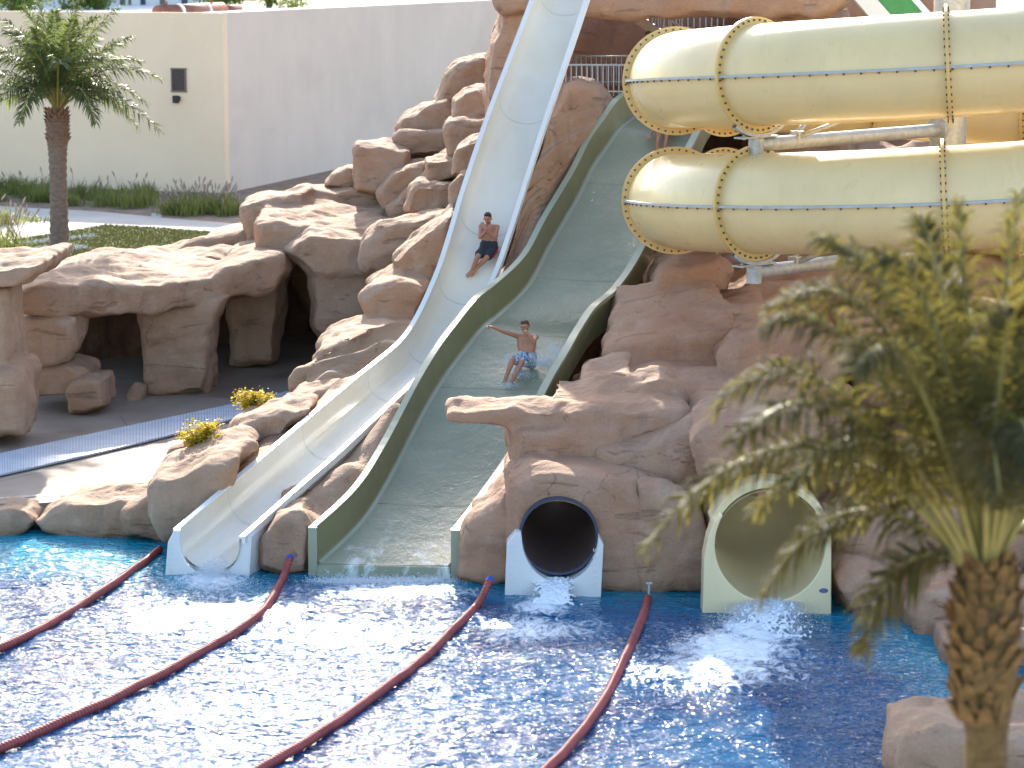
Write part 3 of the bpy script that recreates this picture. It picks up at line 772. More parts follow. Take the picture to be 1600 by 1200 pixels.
wslide = empty('speed_slide', wL[-1], 'steep white open flume slide dropping into the left of the pool', 'water slide')
D = 0.62
inner = [(0.0, 0.085, 0.0)]
for k in range(17):
    an = math.pi * k / 16
    u = 0.5 - 0.5 * math.cos(an)
    s_ = abs(math.sin(an)) ** 0.62
    inner.append((u, 0.085 - 0.17 * u, -D * s_ - 0.004))
outer = [(u, m, h - 0.05) for u, m, h in reversed(inner[1:])]
outer = [(max(0.0, u), m + (-.03 if u < .5 else .03), h) for u, m, h in outer]
loft('flume', wL, wR, inner[1:], M['slide_white_floor'], wslide, closed=False)
for side in (0, 1):
    pr = [(0, -.02, -.11), (0, -.02, .02), (0, .083, .02), (0, .083, -.03), (0, .04, -.03), (0, .04, -.11)] if side == 0 else [(1, .02, -.11), (1, -.04, -.11), (1, -.04, -.03), (1, -.083, -.03), (1, -.083, .02), (1, .02, .02)]
    loft('rim', wL, wR, pr, M['slide_rim'], wslide, smooth=False)
# joints between flume lengths
for i in range(6, len(wL) - 4, 14):
    a = wR[i] - wL[i]; ah = Vector((a.x, a.y, 0)).normalized(); d = (wL[i + 1] - wL[i]).normalized()
    mb = MB(); P = []
    for u, m, h in inner[1:]:
        p = wL[i] + a * u + ah * m + ZV * (h + .004); P.append(p); P.append(p + d * 0.02)
    mb.add(P, [(2 * k, 2 * k + 1, 2 * k + 3, 2 * k + 2) for k in range(16)])
    mb.build('joint', plain('joint_grey', (0.5, 0.48, 0.42), 0.5) if 'joint' not in M else M['joint'], wslide)
    if 'joint' not in M: M['joint'] = bpy.data.materials['joint_grey']
# mouth plate standing in the pool
def plate(parent, name, outline, Y, depth, mat, holes=None):
    mb = MB(); mb.prism([W(x, y, Y) for x, y in outline], (0, depth, 0))
    o = mb.build(name, mat, parent)
    bv = o.modifiers.new('b', 'BEVEL'); bv.width = 0.02; bv.segments = 2; bv.limit_method = 'ANGLE'
    return o
def arc(cx, cy, rx, ry, a0, a1, n):
    return [(cx + rx * math.cos(R(a0 + (a1 - a0) * k / n)), cy + ry * math.sin(R(a0 + (a1 - a0) * k / n))) for k in range(n + 1)]
plate(wslide, 'mouth', [(257, 912), (262, 848), (272, 829), (281, 829)] + arc(329, 845, 48, 55, 180, 0, 24) + [(381, 839), (391, 841), (389, 912)], 42.75, .45, M['portal_white'])
mb = MB(); mb.prism([W(381, 838, 42.76), W(393, 839, 42.76), W(389, 912, 42.76), W(374, 912, 42.76)], (.32, 1.1, 0.16)); mb.build('side_fin', M['portal_white'], wslide)

gslide = empty('wide_slide', gL[-1], 'wide olive green open slide covered in running water between the rocks', 'water slide')
hL, hR = 0.58, 0.5
autosmooth(loft('floor', gL, gR, [(0, .06, -hL), (.03, .06, -hL - .03), (.5, 0, -hL - .05), (.97, -.06, -hL - .03), (1, -.06, -hL), (1, -.06, -hL - .12), (.5, 0, -hL - .16), (0, .06, -hL - .12)], M['slide_olive_floor'], gslide), 50)
loft('side_wall', gL, gR, [(0, 0, -hL - .1), (0, 0, -.001), (0, .055, -.001), (0, .075, -hL + .02), (0, .11, -hL - .02), (0, .11, -hL - .1)], M['slide_olive_wall'], gslide, smooth=False)
loft('side_wall', gL, gR, [(1, 0, -hL - .1), (1, -.11, -hL - .1), (1, -.11, -hL - .02), (1, -.07, -hL + .02), (1, -.055, -.001), (1, 0, -.001)], M['slide_olive_wall'], gslide, smooth=False)
loft('rim', gL, gR, [(0, -.06, -.05), (0, -.06, .025), (0, .065, .025), (0, .065, 0), (0, -.003, 0), (0, -.003, -.05)], M['slide_olive_rim'], gslide, smooth=False)
loft('rim', gL, gR, [(1, .08, -.05), (1, .003, -.05), (1, .003, 0), (1, -.065, 0), (1, -.065, .025), (1, .08, .025)], M['slide_olive_rim'], gslide, smooth=False)
# inner cove line along the left wall
loft('cove', gL, gR, [(0, .10, -hL + .0), (0, .16, -hL - .028), (0, .16, -hL - .036), (0, .10, -hL - .03)], M['slide_olive_rim'], gslide, smooth=False)
for i in range(10, len(gL) - 6, 18):
    a = gR[i] - gL[i]; d = (gL[i + 1] - gL[i]).normalized(); p, q = gL[i] + a * .05 - ZV * (hL + .028), gL[i] + a * .95 - ZV * (hL + .028)
    m_ = gL[i] + a * .5 - ZV * (hL + .045)
    mb = MB(); mb.add([p, m_, q, q + d * .025, m_ + d * .025, p + d * .025], [(0, 1, 4, 5), (1, 2, 3, 4)]); mb.build('joint', M['slide_olive_wall'], gslide)
# mouth: end posts and lip
eL, eR = gL[-1], gR[-1]
for e, s_ in ((eL, 1), (eR, -1)):
    mb = MB(); mb.prism([e + Vector((-.07, -.05, .02)), e + Vector((.08, -.05, .02)), e + Vector((.08, -.12, -1.1)), e + Vector((-.07, -.12, -1.1))], (0, .16, 0)); mb.build('end_post', M['slide_olive_rim'], gslide)
mb = MB(); P = []
for k in range(13):
    an = R(90) * k / 12
    for e, u in ((eL, .08), (eR, -.08)):
        P.append(e + Vector((u, -.16 * math.sin(an) - .02, -hL - .05 - .5 * (1 - math.cos(an)))))
mb.add(P, [(2 * k, 2 * k + 1, 2 * k + 3, 2 * k + 2) for k in range(12)]); mb.build('lip', M['slide_olive_floor'], gslide, True)

# rock between the two slides, following both
def rockstrip(name, parent, A, B, mat, bulge, na, drop, seed):
    mb = MB(); n = len(A); V = []
    for i in range(n):
        for k in range(na + 1):
            u = k / na; p = A[i].lerp(B[i], u)
            nz_ = noise.noise((p.x * .8 + seed, p.y * .8, 2)) * .28 + noise.noise((p.x * 2.2, p.y * 2.2, seed)) * .10
            p = p + ZV * (math.sin(math.pi * u) * (bulge + nz_) + nz_ * .25)
            p.x += noise.noise((p.x, p.y * 1.4, seed + 4)) * .08
            V.append(p)
    for i in range(n):
        V.append(A[i] - ZV * drop)
    F = [(i * (na + 1) + k, i * (na + 1) + k + 1, (i + 1) * (na + 1) + k + 1, (i + 1) * (na + 1) + k) for i in range(n - 1) for k in range(na)]
    mb.add(V, F)
    return mb.build(name, mat, parent, True)
between = empty('rock_divider', W(430, 860, 43), 'narrow sunlit rock rib filling the gap between the white and green slides', 'rock formation')
A = [p + Vector((.02, 0, -.16)) for p in wR]; B = [p + Vector((-.02, 0, -.45)) for p in gL]
nA = min(len(A), len(B))
fa = lambda P, t_: P[min(len(P) - 1, int(t_ * (len(P) - 1)))]
A2 = [fa(A, .20 + .77 * k / 110) for k in range(111)]; B2 = [fa(B, .0 + .96 * k / 110) for k in range(111)]
rockstrip('rib', between, A2, B2, T_, 0.18, 18, 1.0, 3)
rock('toe', between, [([(404, 842), (425, 812), (470, 800), (486, 822), (484, 905), (430, 900), (404, 890)], 42.9, 2.6)], T_, .055)
# bank left of the white slide
sA, sB = [], []
for k in range(91):
    p = fa(wL, .50 + .43 * k / 90)
    t_ = k / 90
    q = p + Vector((-1.55 + .5 * t_ - .4 * math.sin(9 * t_), .6 + .2 * math.sin(7 * t_), -.55 - .35 * math.sin(t_ * 3)))
    q.z = max(q.z, .15)
    sA.append(q); sB.append(p + Vector((-.02, 0, -.14)))
rockstrip('slope', bank, sA, sB, T_, 0.22, 24, 1, 11)
rock('boulders', bank, [
    ([(228, 772), (246, 748), (330, 722), (372, 716), (362, 760), (300, 832), (252, 852), (236, 830)], 44.3, 2.6, dict(rise=.1)),
    ([(340, 690), (372, 664), (440, 642), (470, 650), (430, 702), (370, 726)], 47.0, 2.2),
    ([(430, 650), (460, 622), (520, 604), (548, 612), (500, 650), (440, 676)], 49.0, 2.0),
    ([(288, 772), (322, 724), (384, 696), (396, 702), (352, 748), (300, 800)], 45.3, 1.6),
    ([(366, 716), (420, 668), (476, 636), (488, 640), (440, 682), (380, 730)], 47.2, 1.6),
    ([(44, 820), (70, 800), (125, 784), (226, 774), (246, 800), (246, 846), (100, 842), (64, 836)], 45.9, 1.6),
    ([(190, 800), (240, 768), (300, 760), (300, 830), (250, 850), (190, 845)], 45.4, 1.6)], T_, .06, 5)
rock('planter_rim', bank, [([(257, 716), (262, 702), (288, 690), (296, 700), (276, 724), (258, 732)], 46.6, .5)], T_, .04)
rock('planter_rim', bank, [([(358, 662), (362, 652), (384, 646), (390, 660), (366, 676)], 49.4, .5)], T_, .04)
rock('edge_rock', bank, [([(-80, 806), (0, 798), (44, 796), (60, 815), (44, 832), (0, 842), (-80, 850)], 46.0, 1.4)], T_, .06)
rock('edge_rock', bank, [([(-420, 830), (-200, 815), (-60, 812), (-60, 846), (-420, 870)], 46.6, 1.2)], T_, .07)
# footing rock beneath the slides so nothing floats
foot = rock('footing', tower, [wedge([W(300, 870, 44.6), W(480, 880, 44.2), W(710, 880, 44.2)], [W(700, 560, 52.5), W(900, 560, 51), W(800, 400, 56), W(1060, 330, 56.6)])], DK, .16, 4, .2)

# =================================================================== PORTALS
wp = empty('body_slide_exit', W(865, 930, 41.4), 'white U-shaped slide exit in front of a dark round tunnel', 'slide exit')
def tunnel(parent, name, px, py, Y0, r, ln, mat, rim=None):
    c = W(px, py, Y0); mb = MB(); n = 48; P = []
    for j in range(2):
        for k in range(n):
            an = 2 * math.pi * k / n
            P.append(c + Vector((r * math.cos(an), j * ln, r * math.sin(an))))
    mb.add(P, [(k, (k + 1) % n, n + (k + 1) % n, n + k) for k in range(n)] + [tuple(range(n, 2 * n))])
    return mb.build(name, mat, parent, True)
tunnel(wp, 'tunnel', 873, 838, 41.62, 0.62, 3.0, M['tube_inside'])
mb = MB(); c = W(873, 838, 41.62); n = 64; P = []
for r_, dy in ((0.62, 0), (0.665, 0), (0.665, .3), (0.62, .3)):
    for k in range(n):
        an = 2 * math.pi * k / n; P.append(c + Vector((r_ * math.cos(an), dy, r_ * math.sin(an))))
mb.add(P, [(a_ * n + k, a_ * n + (k + 1) % n, ((a_ + 1) % 4) * n + (k + 1) % n, ((a_ + 1) % 4) * n + k) for a_ in range(4) for k in range(n)])
mb.build('seal_ring', M['navy'], wp, False)
plate(wp, 'exit_plate', [(788, 950), (792, 850), (806, 834), (814, 833)] + arc(875, 838, 60, 72, 178, 0, 30) + [(936, 839), (943, 851), (938, 950)], 41.4, .42, M['portal_white'])
def letters(txt, px, py, Y, size, parent):
    for k, ch in enumerate(txt):
        cu = bpy.data.curves.new('letter', 'FONT'); cu.body = ch; cu.size = size; cu.extrude = .006; cu.align_x = 'CENTER'; cu.align_y = 'CENTER'; cu.space_character = 1
        ob = bpy.data.objects.new('tmp', cu); COL.objects.link(ob)
        bpy.context.view_layer.update()
        me = bpy.data.meshes.new_from_object(ob.evaluated_get(bpy.context.evaluated_depsgraph_get()))
        bpy.data.objects.remove(ob)
        c = W(px, py, Y) + Vector((0.0075 * 0, 0, k * size * .92))
        me.transform(Matrix.Translation(c) @ Matrix.Rotation(R(90), 4, 'X') @ Matrix.Rotation(R(90), 4, 'Z'))
        link('letter', me, M['portal_white'], parent, False)
letters('WATERS', 800, 906, 41.397, .125, wp)
letters('WATERS', 931, 912, 41.397, .125, wp)
letters('WATERS', 268.5, 890, 42.747, .10, wslide)

yp = empty('tube_slide_exit', W(1200, 960, 40.2), 'large cream yellow slide exit with round opening behind the near palm', 'slide exit')
tunnel(yp, 'tunnel', 1203, 852, 40.45, 0.90, 3.5, M['portal_yellow'])
plate(yp, 'exit_plate', [(1097, 985), (1100, 872), (1106, 842), (1116, 815), (1126, 805)] + arc(1203, 852, 86, 88, 212, -32, 40) + [(1280, 805), (1290, 812), (1299, 835), (1299, 985)], 40.2, .5, M['portal_yellow'])
plate(yp, 'hood', [(1110, 815)] + arc(1203, 852, 100, 100, 205, 335, 30) + [(1296, 815)] + arc(1203, 852, 88, 89, 335, 205, 30), 40.5, .7, M['portal_yellow'])
mb = MB(); c = W(1287, 923, 40.197); mb.add([c + Vector((.075 * math.cos(k * .3142), 0, .04 * math.sin(k * .3142))) for k in range(20)], [tuple(range(20))])
o = mb.build('sticker', plain('sticker_blue', (0.10, 0.12, 0.28), .4, .6, 40), yp)

# =================================================================== SPIRAL TUBE
AX, AY, HR, TR, FR, PITCHM = 8.33, 49.0, 5.2, 0.90, 1.03, 2.28
Z90 = 6.45
def hel(th):
    a = R(th)
    if th <= 470:
        return Vector((AX - HR * math.cos(a), AY - HR * math.sin(a), Z90 + PITCHM * (th - 90) / 360))
    a = R(470); p = hel(470); arc_ = R(th - 470) * HR
    return p + Vector((math.sin(a), -math.cos(a), 0)).normalized() * arc_ + ZV * PITCHM * (th - 470) / 360
def frame(th):
    p = hel(th); t_ = (hel(th + .5) - hel(th - .5)).normalized()
    s_ = t_.cross(ZV).normalized(); u = s_.cross(t_)
    return p, t_, s_, u
tube = empty('spiral_tube_slide', (AX, AY, 0), 'cream yellow enclosed spiral tube slide with bolted flanges, two coils at upper right', 'water slide')
bolts = MB()
def shell(th0, th1, a0, a1, name):
    mb = MB(); V = []; n = 18; m = 14
    for i in range(m + 1):
        p, t_, s_, u = frame(th0 + (th1 - th0) * i / m)
        for k in range(n + 1):
            an = R(a0 + (a1 - a0) * k / n)
            V.append(p + (s_ * math.cos(an) + u * math.sin(an)) * TR)
    mb.add(V, [(i * (n + 1) + k, i * (n + 1) + k + 1, (i + 1) * (n + 1) + k + 1, (i + 1) * (n + 1) + k) for i in range(m) for k in range(n)])
    mb.build(name, M['tube_yellow'], tube, True)
def bolt(p, d, r=.022, h=.025):
    d = d.normalized(); a = d.cross(ZV if abs(d.z) < .9 else Vector((1, 0, 0))).normalized(); b = d.cross(a)
    P = [p + (a * math.cos(k * 1.0472) + b * math.sin(k * 1.0472)) * r + d * z for z in (0, h) for k in range(6)]
    bolts.add(P, [(k, (k + 1) % 6, 6 + (k + 1) % 6, 6 + k) for k in range(6)] + [tuple(range(6, 12))])
ths = list(range(-120, 600, 40))
for th in ths[:-1]:
    shell(th, th + 40, 0, 180, 'shell_top'); shell(th, th + 40, 180, 360, 'shell_bottom')
    for sd in (0, 180):          # horizontal seam flanges
        mb = MB(); V = []; m = 14
        for i in range(m + 1):
            p, t_, s_, u = frame(th + 40 * i / m); d = s_ * (1 if sd == 0 else -1)
            q = p + d * TR
            V += [q - u * .022, q + d * .075 - u * .022, q + d * .075 + u * .022, q + u * .022]
            if -130 < th < 560:
                for e in (0.25, 0.75):
                    if i < m:
                        p2, t2, s2, u2 = frame(th + 40 * (i + e) / m); d2 = s2 * (1 if sd == 0 else -1)
                        if e < .5: bolt(p2 + d2 * (TR + .045) - u2 * .022, -u2, .02, .035)
        mb.add(V, [(4 * i + k, 4 * i + k + 1, 4 * i + k + 5, 4 * i + k + 4) for i in range(m) for k in range(3)])
        mb.build('seam', M['steel_light'] if sd == 0 else M['tube_flange'], tube)
for th in ths:
    p, t_, s_, u = frame(th); mb = MB(); n = 64; V = []
    for rr, dd in ((TR - .01, -.028), (FR, -.028), (FR, .028), (TR - .01, .028)):
        for k in range(n):
            an = 2 * math.pi * k / n; V.append(p + (s_ * math.cos(an) + u * math.sin(an)) * rr + t_ * dd)
    mb.add(V, [(j * n + k, j * n + (k + 1) % n, (j + 1) * n + (k + 1) % n, (j + 1) * n + k) for j in range(3) for k in range(n)])
    mb.build('flange', M['tube_flange'], tube)
    for k in range(44):
        an = 2 * math.pi * (k + .5) / 44; q = p + (s_ * math.cos(an) + u * math.sin(an)) * ((TR + FR) / 2 + .005)
        bolt(q + t_ * .028, t_); bolt(q - t_ * .028, -t_)
o = bolts.build('bolt', M['bolt'], tube); o['kind'] = 'stuff'
# steel supports
sup = empty('support_column', (AX, AY, -1), 'thick grey steel column with braced pipe arms carrying the spiral tube', 'support column')
mb = MB(); mb.tube([(AX, AY, -1.2), (AX, AY, 13)], .34, 32); mb.build('column', M['steel'], sup, True).modifiers.new('e', 'EDGE_SPLIT')
def armset(th, drop):
    p, t_, s_, u = frame(th); foot_ = p - ZV * (FR + drop)
    col_ = Vector((AX, AY, foot_.z + .06)); d = (foot_ - col_); dn = d.normalized()
    mb = MB(); mb.tube([col_ + dn * .3, foot_ + dn * .05], .125, 20); mb.build('arm', M['steel'], sup, True).modifiers.new('e', 'EDGE_SPLIT')
    mb = MB(); mb.tube([col_ + dn * .30, col_ + dn * .36], .24, 20); mb.build('arm_plate', M['steel'], sup)
    mb = MB(); mb.tube([foot_ - ZV * .2, foot_ + ZV * .12], .14, 20); mb.build('stub', M['steel'], sup, True).modifiers.new('e', 'EDGE_SPLIT')
    tt = Vector((t_.x, t_.y, 0)).normalized(); mb = MB()
    mb.box(foot_ + ZV * .14, (.9, .22, .03), Matrix((dn, ZV.cross(dn).normalized(), ZV)).transposed()); mb.build('saddle_plate', M['steel'], sup)
    # saddle under the flange
    mb = MB(); V = []
    for k in range(15):
        an = R(235 + 70 * k / 14)
        for rr, dd in ((FR + .005, -.05), (FR + .07, -.05), (FR + .07, .05), (FR + .005, .05)):
            V.append(p + (s_ * math.cos(an) + u * math.sin(an)) * rr + t_ * dd)
    mb.add(V, [(4 * i + k, 4 * i + (k + 1) % 4, 4 * i + 4 + (k + 1) % 4, 4 * i + 4 + k) for i in range(14) for k in range(4)]); mb.build('saddle', M['steel'], sup)
    for s2 in (-1, 1):
        a_ = foot_ - dn * 1.05 + ZV * .1 + tt * .08 * s2
        b_ = p - ZV * (TR - .12) - dn * 2.1 + tt * .55 * s2
        mb = MB(); mb.tube([a_, b_], .045, 12); mb.build('strut', M['steel'], sup, True)
        mb = MB(); mb.box(a_, (.16, .05, .18), Matrix((dn, ZV.cross(dn).normalized(), ZV)).transposed()); mb.build('lug', M['steel'], sup)
    for e in (-.3, .3):
        bb = MB(); bb.tube([foot_ + dn * e + ZV * .1, foot_ + dn * e + ZV * .26], .03, 8); bb.build('clamp_bolt', M['steel'], sup)
armset(40, .20); armset(400, .20)

# top right: snippet of a green flume
gf = empty('upper_flume', W(1370, 0, 60), 'green open flume with pale rim peeking above the yellow tube at top', 'water slide')
mb = MB(); mb.prism([W(1310, -30, 57.5), W(1345, -30, 57.5), W(1398, 30, 57.5), W(1362, 30, 57.5)], (0, .3, 0)); mb.build('rim', M['slide_rim'], gf)
mb = MB(); mb.prism([W(1345, -30, 57.6), W(1398, -30, 57.6), W(1460, 40, 57.6), W(1398, 30, 57.6)], (.2, .8, .1)); mb.build('flume', plain('flume_green', (0.04, 0.26, 0.07), .35), gf)

# =================================================================== RAILINGS, STAIR
def railing(parent, a, b, h, n, r=.016):
    a, b = Vector(a), Vector(b)
    mb = MB(); mb.tube([a + ZV * h, b + ZV * h], r * 1.5, 8); mb.build('top_rail', M['steel_light'], parent, True)
    mb = MB(); mb.tube([a + ZV * .1, b + ZV * .1], r, 8); mb.build('bottom_rail', M['steel_light'], parent, True)
    for k in range(n + 1):
        p = a.lerp(b, k / n); mb = MB(); mb.tube([p, p + ZV * h], r, 6); mb.build('baluster', M['steel_light'], parent, True)
r1 = empty('railing', W(930, 140, 59), 'grey metal railing nearest the mound under the rock arch', 'railing')
railing(r1, W(884, 150, 59), W(1000, 150, 59), 59 / FPX * 48, 14)
r2 = empty('railing', W(940, 120, 61.5), 'grey metal railing further back in the dark recess', 'railing')
railing(r2, W(900, 135, 61.5), W(1010, 134, 61.5), 61.5 / FPX * 46, 14, .012)
st = empty('stairway', W(1050, 60, 62), 'pale metal stair with railings rising inside the dark rock recess', 'stairs')
a, b_ = W(1055, 80, 62), W(955, 10, 62)
mb = MB(); mb.prism([a, b_, b_ + ZV * .28, a + ZV * .28], (0, .12, 0)); mb.build('stringer', plain('stringer_pale', (.40, .35, .31), .7), st)
for k in range(10):
    p = a.lerp(b_, k / 10) + ZV * .18; mb = MB(); mb.box(p + Vector((0, .65, 0)), (.28, 1.1, .05)); mb.build('tread', M['steel'], st)
for dy in (0.0, 1.2):
    off = Vector((.1, dy, .25))
    for hh_ in (.35, .9):
        mb = MB(); mb.tube([a + off + ZV * hh_, b_ + off + ZV * hh_], .02, 8); mb.build('hand_rail', M['steel_light'], st, True)
    for k in range(9):
        p = a.lerp(b_, k / 8) + off; mb = MB(); mb.tube([p, p + ZV * .9], .013, 6); mb.build('baluster', M['steel_light'], st, True)
r3 = empty('railing', W(1070, 50, 63.2), 'sloping grey railing beside the stair above the yellow tube', 'railing')
a, b_ = W(1130, 85, 63.5), W(1010, 50, 63.5)
railing(r3, a, b_, .95, 13)
a, b_ = W(1130, 60, 64.2), W(1040, 0, 64.2)

# =================================================================== POOL HOSES
def hose(name, pts, label, cap=True):
    h = empty(name, Wz(*pts[0], 0), label, 'lane hose', 'red hoses dividing the pool lanes')
    base = []
    for i, (x, y) in enumerate(pts):
        base.append(Wz(x, y, 0.05))
    if cap: base[0] = Wz(*pts[0], 0.32); 
    path = crom(base, 60)
    # resample evenly, corrugated
    L = [0]
    for p, q in zip(path, path[1:]): L.append(L[-1] + (q - p).length)
    step = .0125; out = []; rr = []; j = 0; s_ = 0
    while s_ < L[-1]:
        while L[j + 1] < s_: j += 1
        t_ = (s_ - L[j]) / max(1e-6, L[j + 1] - L[j]); p = path[j].lerp(path[j + 1], t_)
        p.z += .02 * noise.noise((p.x * 1.3, p.y * 1.3, 0))
        out.append(p); c_ = math.sin(2 * math.pi * s_ / .075)
        sm = 0.5 if s_ < .9 else 1.0
        rr.append(.060 + .0145 * c_ * sm); s_ += step
    mb = MB(); mb.tube(out, rr, 12); mb.build('hose', M['hose'], h, True)
    if cap:
        d = (out[0] - out[3]).normalized(); mb = MB(); mb.tube([out[0] - d * .01, out[0] + d * .05, out[0] + d * .10], [.068, .068, .04], 12); mb.build('end_cap', M['hose_cap'], h)
    return h
hose('lane_hose', [(250, 858), (215, 885), (150, 930), (60, 985), (-40, 1028), (-140, 1070)], 'red corrugated hose farthest left, ending beside the white slide', False)
hose('lane_hose', [(452, 874), (438, 912), (405, 960), (330, 1010), (200, 1080), (80, 1135), (-60, 1195), (-160, 1240)], 'red corrugated hose starting between the white and green slides')
hose('lane_hose', [(764, 908), (747, 944), (712, 979), (660, 1031), (600, 1076), (544, 1117), (480, 1159), (410, 1200), (300, 1268)], 'red corrugated hose starting between green slide and white exit')
h4 = hose('lane_hose', [(1012, 934), (1002, 970), (975, 1030), (940, 1100), (890, 1165), (840, 1215), (780, 1270)], 'red corrugated hose starting at the rock between the two tunnel exits', False)
mb = MB(); p = W(1014, 930, 41.2); mb.tube([p + ZV * .22, p - ZV * .05], .02, 8); mb.tube([p + ZV * .2 + Vector((-.05, 0, 0)), p + ZV * .2 + Vector((.05, 0, 0))], .022, 8); mb.build('bracket', M['steel_light'], h4)

# =================================================================== SPLASH
def splash(name, label, spots):
    mb = MB()
    for (px, py, z, sx, sy, sz, n, r0) in spots:
        c = Wz(px, py, 0) if z is None else W(px, py, z)
        for _ in range(n):
            g = Vector((random.gauss(0, sx), random.gauss(0, sy), abs(random.gauss(0, sz))))
            r_ = r0 * random.uniform(.3, 1.0)
            p = c + g
            P = [p + Vector(v) * r_ * random.uniform(.7, 1.3) for v in ((1, 0, 0), (-1, 0, 0), (0, 1, 0), (0, -1, 0), (0, 0, 1), (0, 0, -1))]
            mb.add(P, [(0, 2, 4), (2, 1, 4), (1, 3, 4), (3, 0, 4), (2, 0, 5), (1, 2, 5), (3, 1, 5), (0, 3, 5)])
    o = mb.build(name, M['foam'], None, True); tag(o, label, 'splash', None, 'stuff'); return o
splash('splash_foam', 'white foam where the white slide meets the pool', [(335, 900, None, .17, .2, .12, 9000, .009), (330, 915, None, .35, .2, .05, 4000, .008)])
splash('splash_foam', 'white foam along the foot of the green slide', [(x, 912, None, .25, .12, .05, 900, .008) for x in range(510, 700, 12)])
splash('splash_foam', 'white foam below the dark tunnel exit', [(850, 932, None, .16, .2, .08, 5000, .008)])
def chute(name, label, px, y0, Y0, wid, n):
    """falling water: droplets from the lip to the pool"""
    mb = MB(); a = W(px, y0, Y0)
    for _ in range(n):
        t_ = random.random(); v = random.gauss(0, wid) * (1 + .8 * t_)
        p = Vector((a.x + v - .25 * t_, a.y - 1.15 * t_ + random.gauss(0, .04), a.z * (1 - t_ * t_) + random.gauss(0, .02)))
        r_ = .007 * random.uniform(.4, 1.2)
        P = [p + Vector(q) * r_ for q in ((1, 0, 0), (-1, 0, 0), (0, 1.6, 0), (0, -1.6, 0), (0, 0, 1), (0, 0, -1))]
        mb.add(P, [(0, 2, 4), (2, 1, 4), (1, 3, 4), (3, 0, 4), (2, 0, 5), (1, 2, 5), (3, 1, 5), (0, 3, 5)])
    o = mb.build(name, M['foam'], None, True); tag(o, label, 'water', None, 'stuff')
def jet(name, label, px, y0, Y0, wid, run, drift):
    mb = MB(); a = W(px, y0, Y0)
    for k in range(1100):
        t_ = random.random(); v = random.gauss(0, wid) * (1 + 1.0 * t_)
        p = Vector((a.x + v + drift * t_, a.y - run * t_, a.z * (1 - t_ ** 1.8) + random.gauss(0, .015)))
        ball(mb, p, tuple(random.uniform(.014, .028) * q_ for q_ in (1, 1.5, .8)), 8, 6)
    o = mb.build(name, M['foam'], None, True); tag(o, label, 'water', None, 'stuff'); fuse(o, .013, 4)
    d = o.modifiers.new('d', 'DISPLACE'); d.texture = TEX2; d.strength = .03; d.texture_coords = 'GLOBAL'
def ball(mb, c, r3, n=14, m=10):
    c = Vector(c); V = []
    for j in range(m + 1):
        ph = math.pi * j / m
        for k in range(n):
            an = 2 * math.pi * k / n
            V.append(c + Vector((r3[0] * math.sin(ph) * math.cos(an), r3[1] * math.sin(ph) * math.sin(an), r3[2] * math.cos(ph))))
    mb.add(V, [(j * n + k, j * n + (k + 1) % n, (j + 1) * n + (k + 1) % n, (j + 1) * n + k) for j in range(m) for k in range(n)])
def fuse(o, vox, it=4):
    r_ = o.modifiers.new('r', 'REMESH'); r_.mode = 'VOXEL'; r_.voxel_size = vox; r_.use_smooth_shade = True
    s_ = o.modifiers.new('s', 'SMOOTH'); s_.iterations = it; s_.factor = .5
jet('water_jet', 'thick white jet pouring from the cream slide exit', 1203, 936, 40.4, .15, 1.7, -.25)
jet('water_jet', 'small white jet pouring from the white slide exit', 868, 904, 41.6, .09, .8, -.05)
chute('falling_water', 'water pouring out of the cream exit into the pool', 1203, 938, 40.3, .19, 20000)

# =================================================================== PEOPLE
def capsule(mb, a, b, ra, rb, n=12):
    a, b = Vector(a), Vector(b); d = (b - a)
    if d.length < 1e-5: d = Vector((0, 0, 1e-4))
    t_ = d.normalized(); pts, rr = [], []
    for k in range(5):
        an = R(90) * (k / 4); pts.append(a - t_ * ra * math.cos(an)); rr.append(max(.001, ra * math.sin(an)))
    for k in range(1, 5):
        an = R(90) * (k / 4); 
        pts.append(b + t_ * rb * math.sin(an) if k else b); rr.append(max(.001, rb * math.cos(an)))
    pts.insert(5, b); rr.insert(5, rb)
    mb.tube(pts, rr, n)
def ball(mb, c, r3):
    c = Vector(c); n, m = 14, 10; V = []
    for j in range(m + 1):
        ph = math.pi * j / m
        for k in range(n):
            an = 2 * math.pi * k / n
            V.append(c + Vector((r3[0] * math.sin(ph) * math.cos(an), r3[1] * math.sin(ph) * math.sin(an), r3[2] * math.cos(ph))))
    mb.add(V, [(j * n + k, j * n + (k + 1) % n, (j + 1) * n + (k + 1) % n, (j + 1) * n + k) for j in range(m) for k in range(n)])
def fuse(o, vox, it=4):
    r_ = o.modifiers.new('r', 'REMESH'); r_.mode = 'VOXEL'; r_.voxel_size = vox; r_.use_smooth_shade = True
    s_ = o.modifiers.new('s', 'SMOOTH'); s_.iterations = it; s_.factor = .5
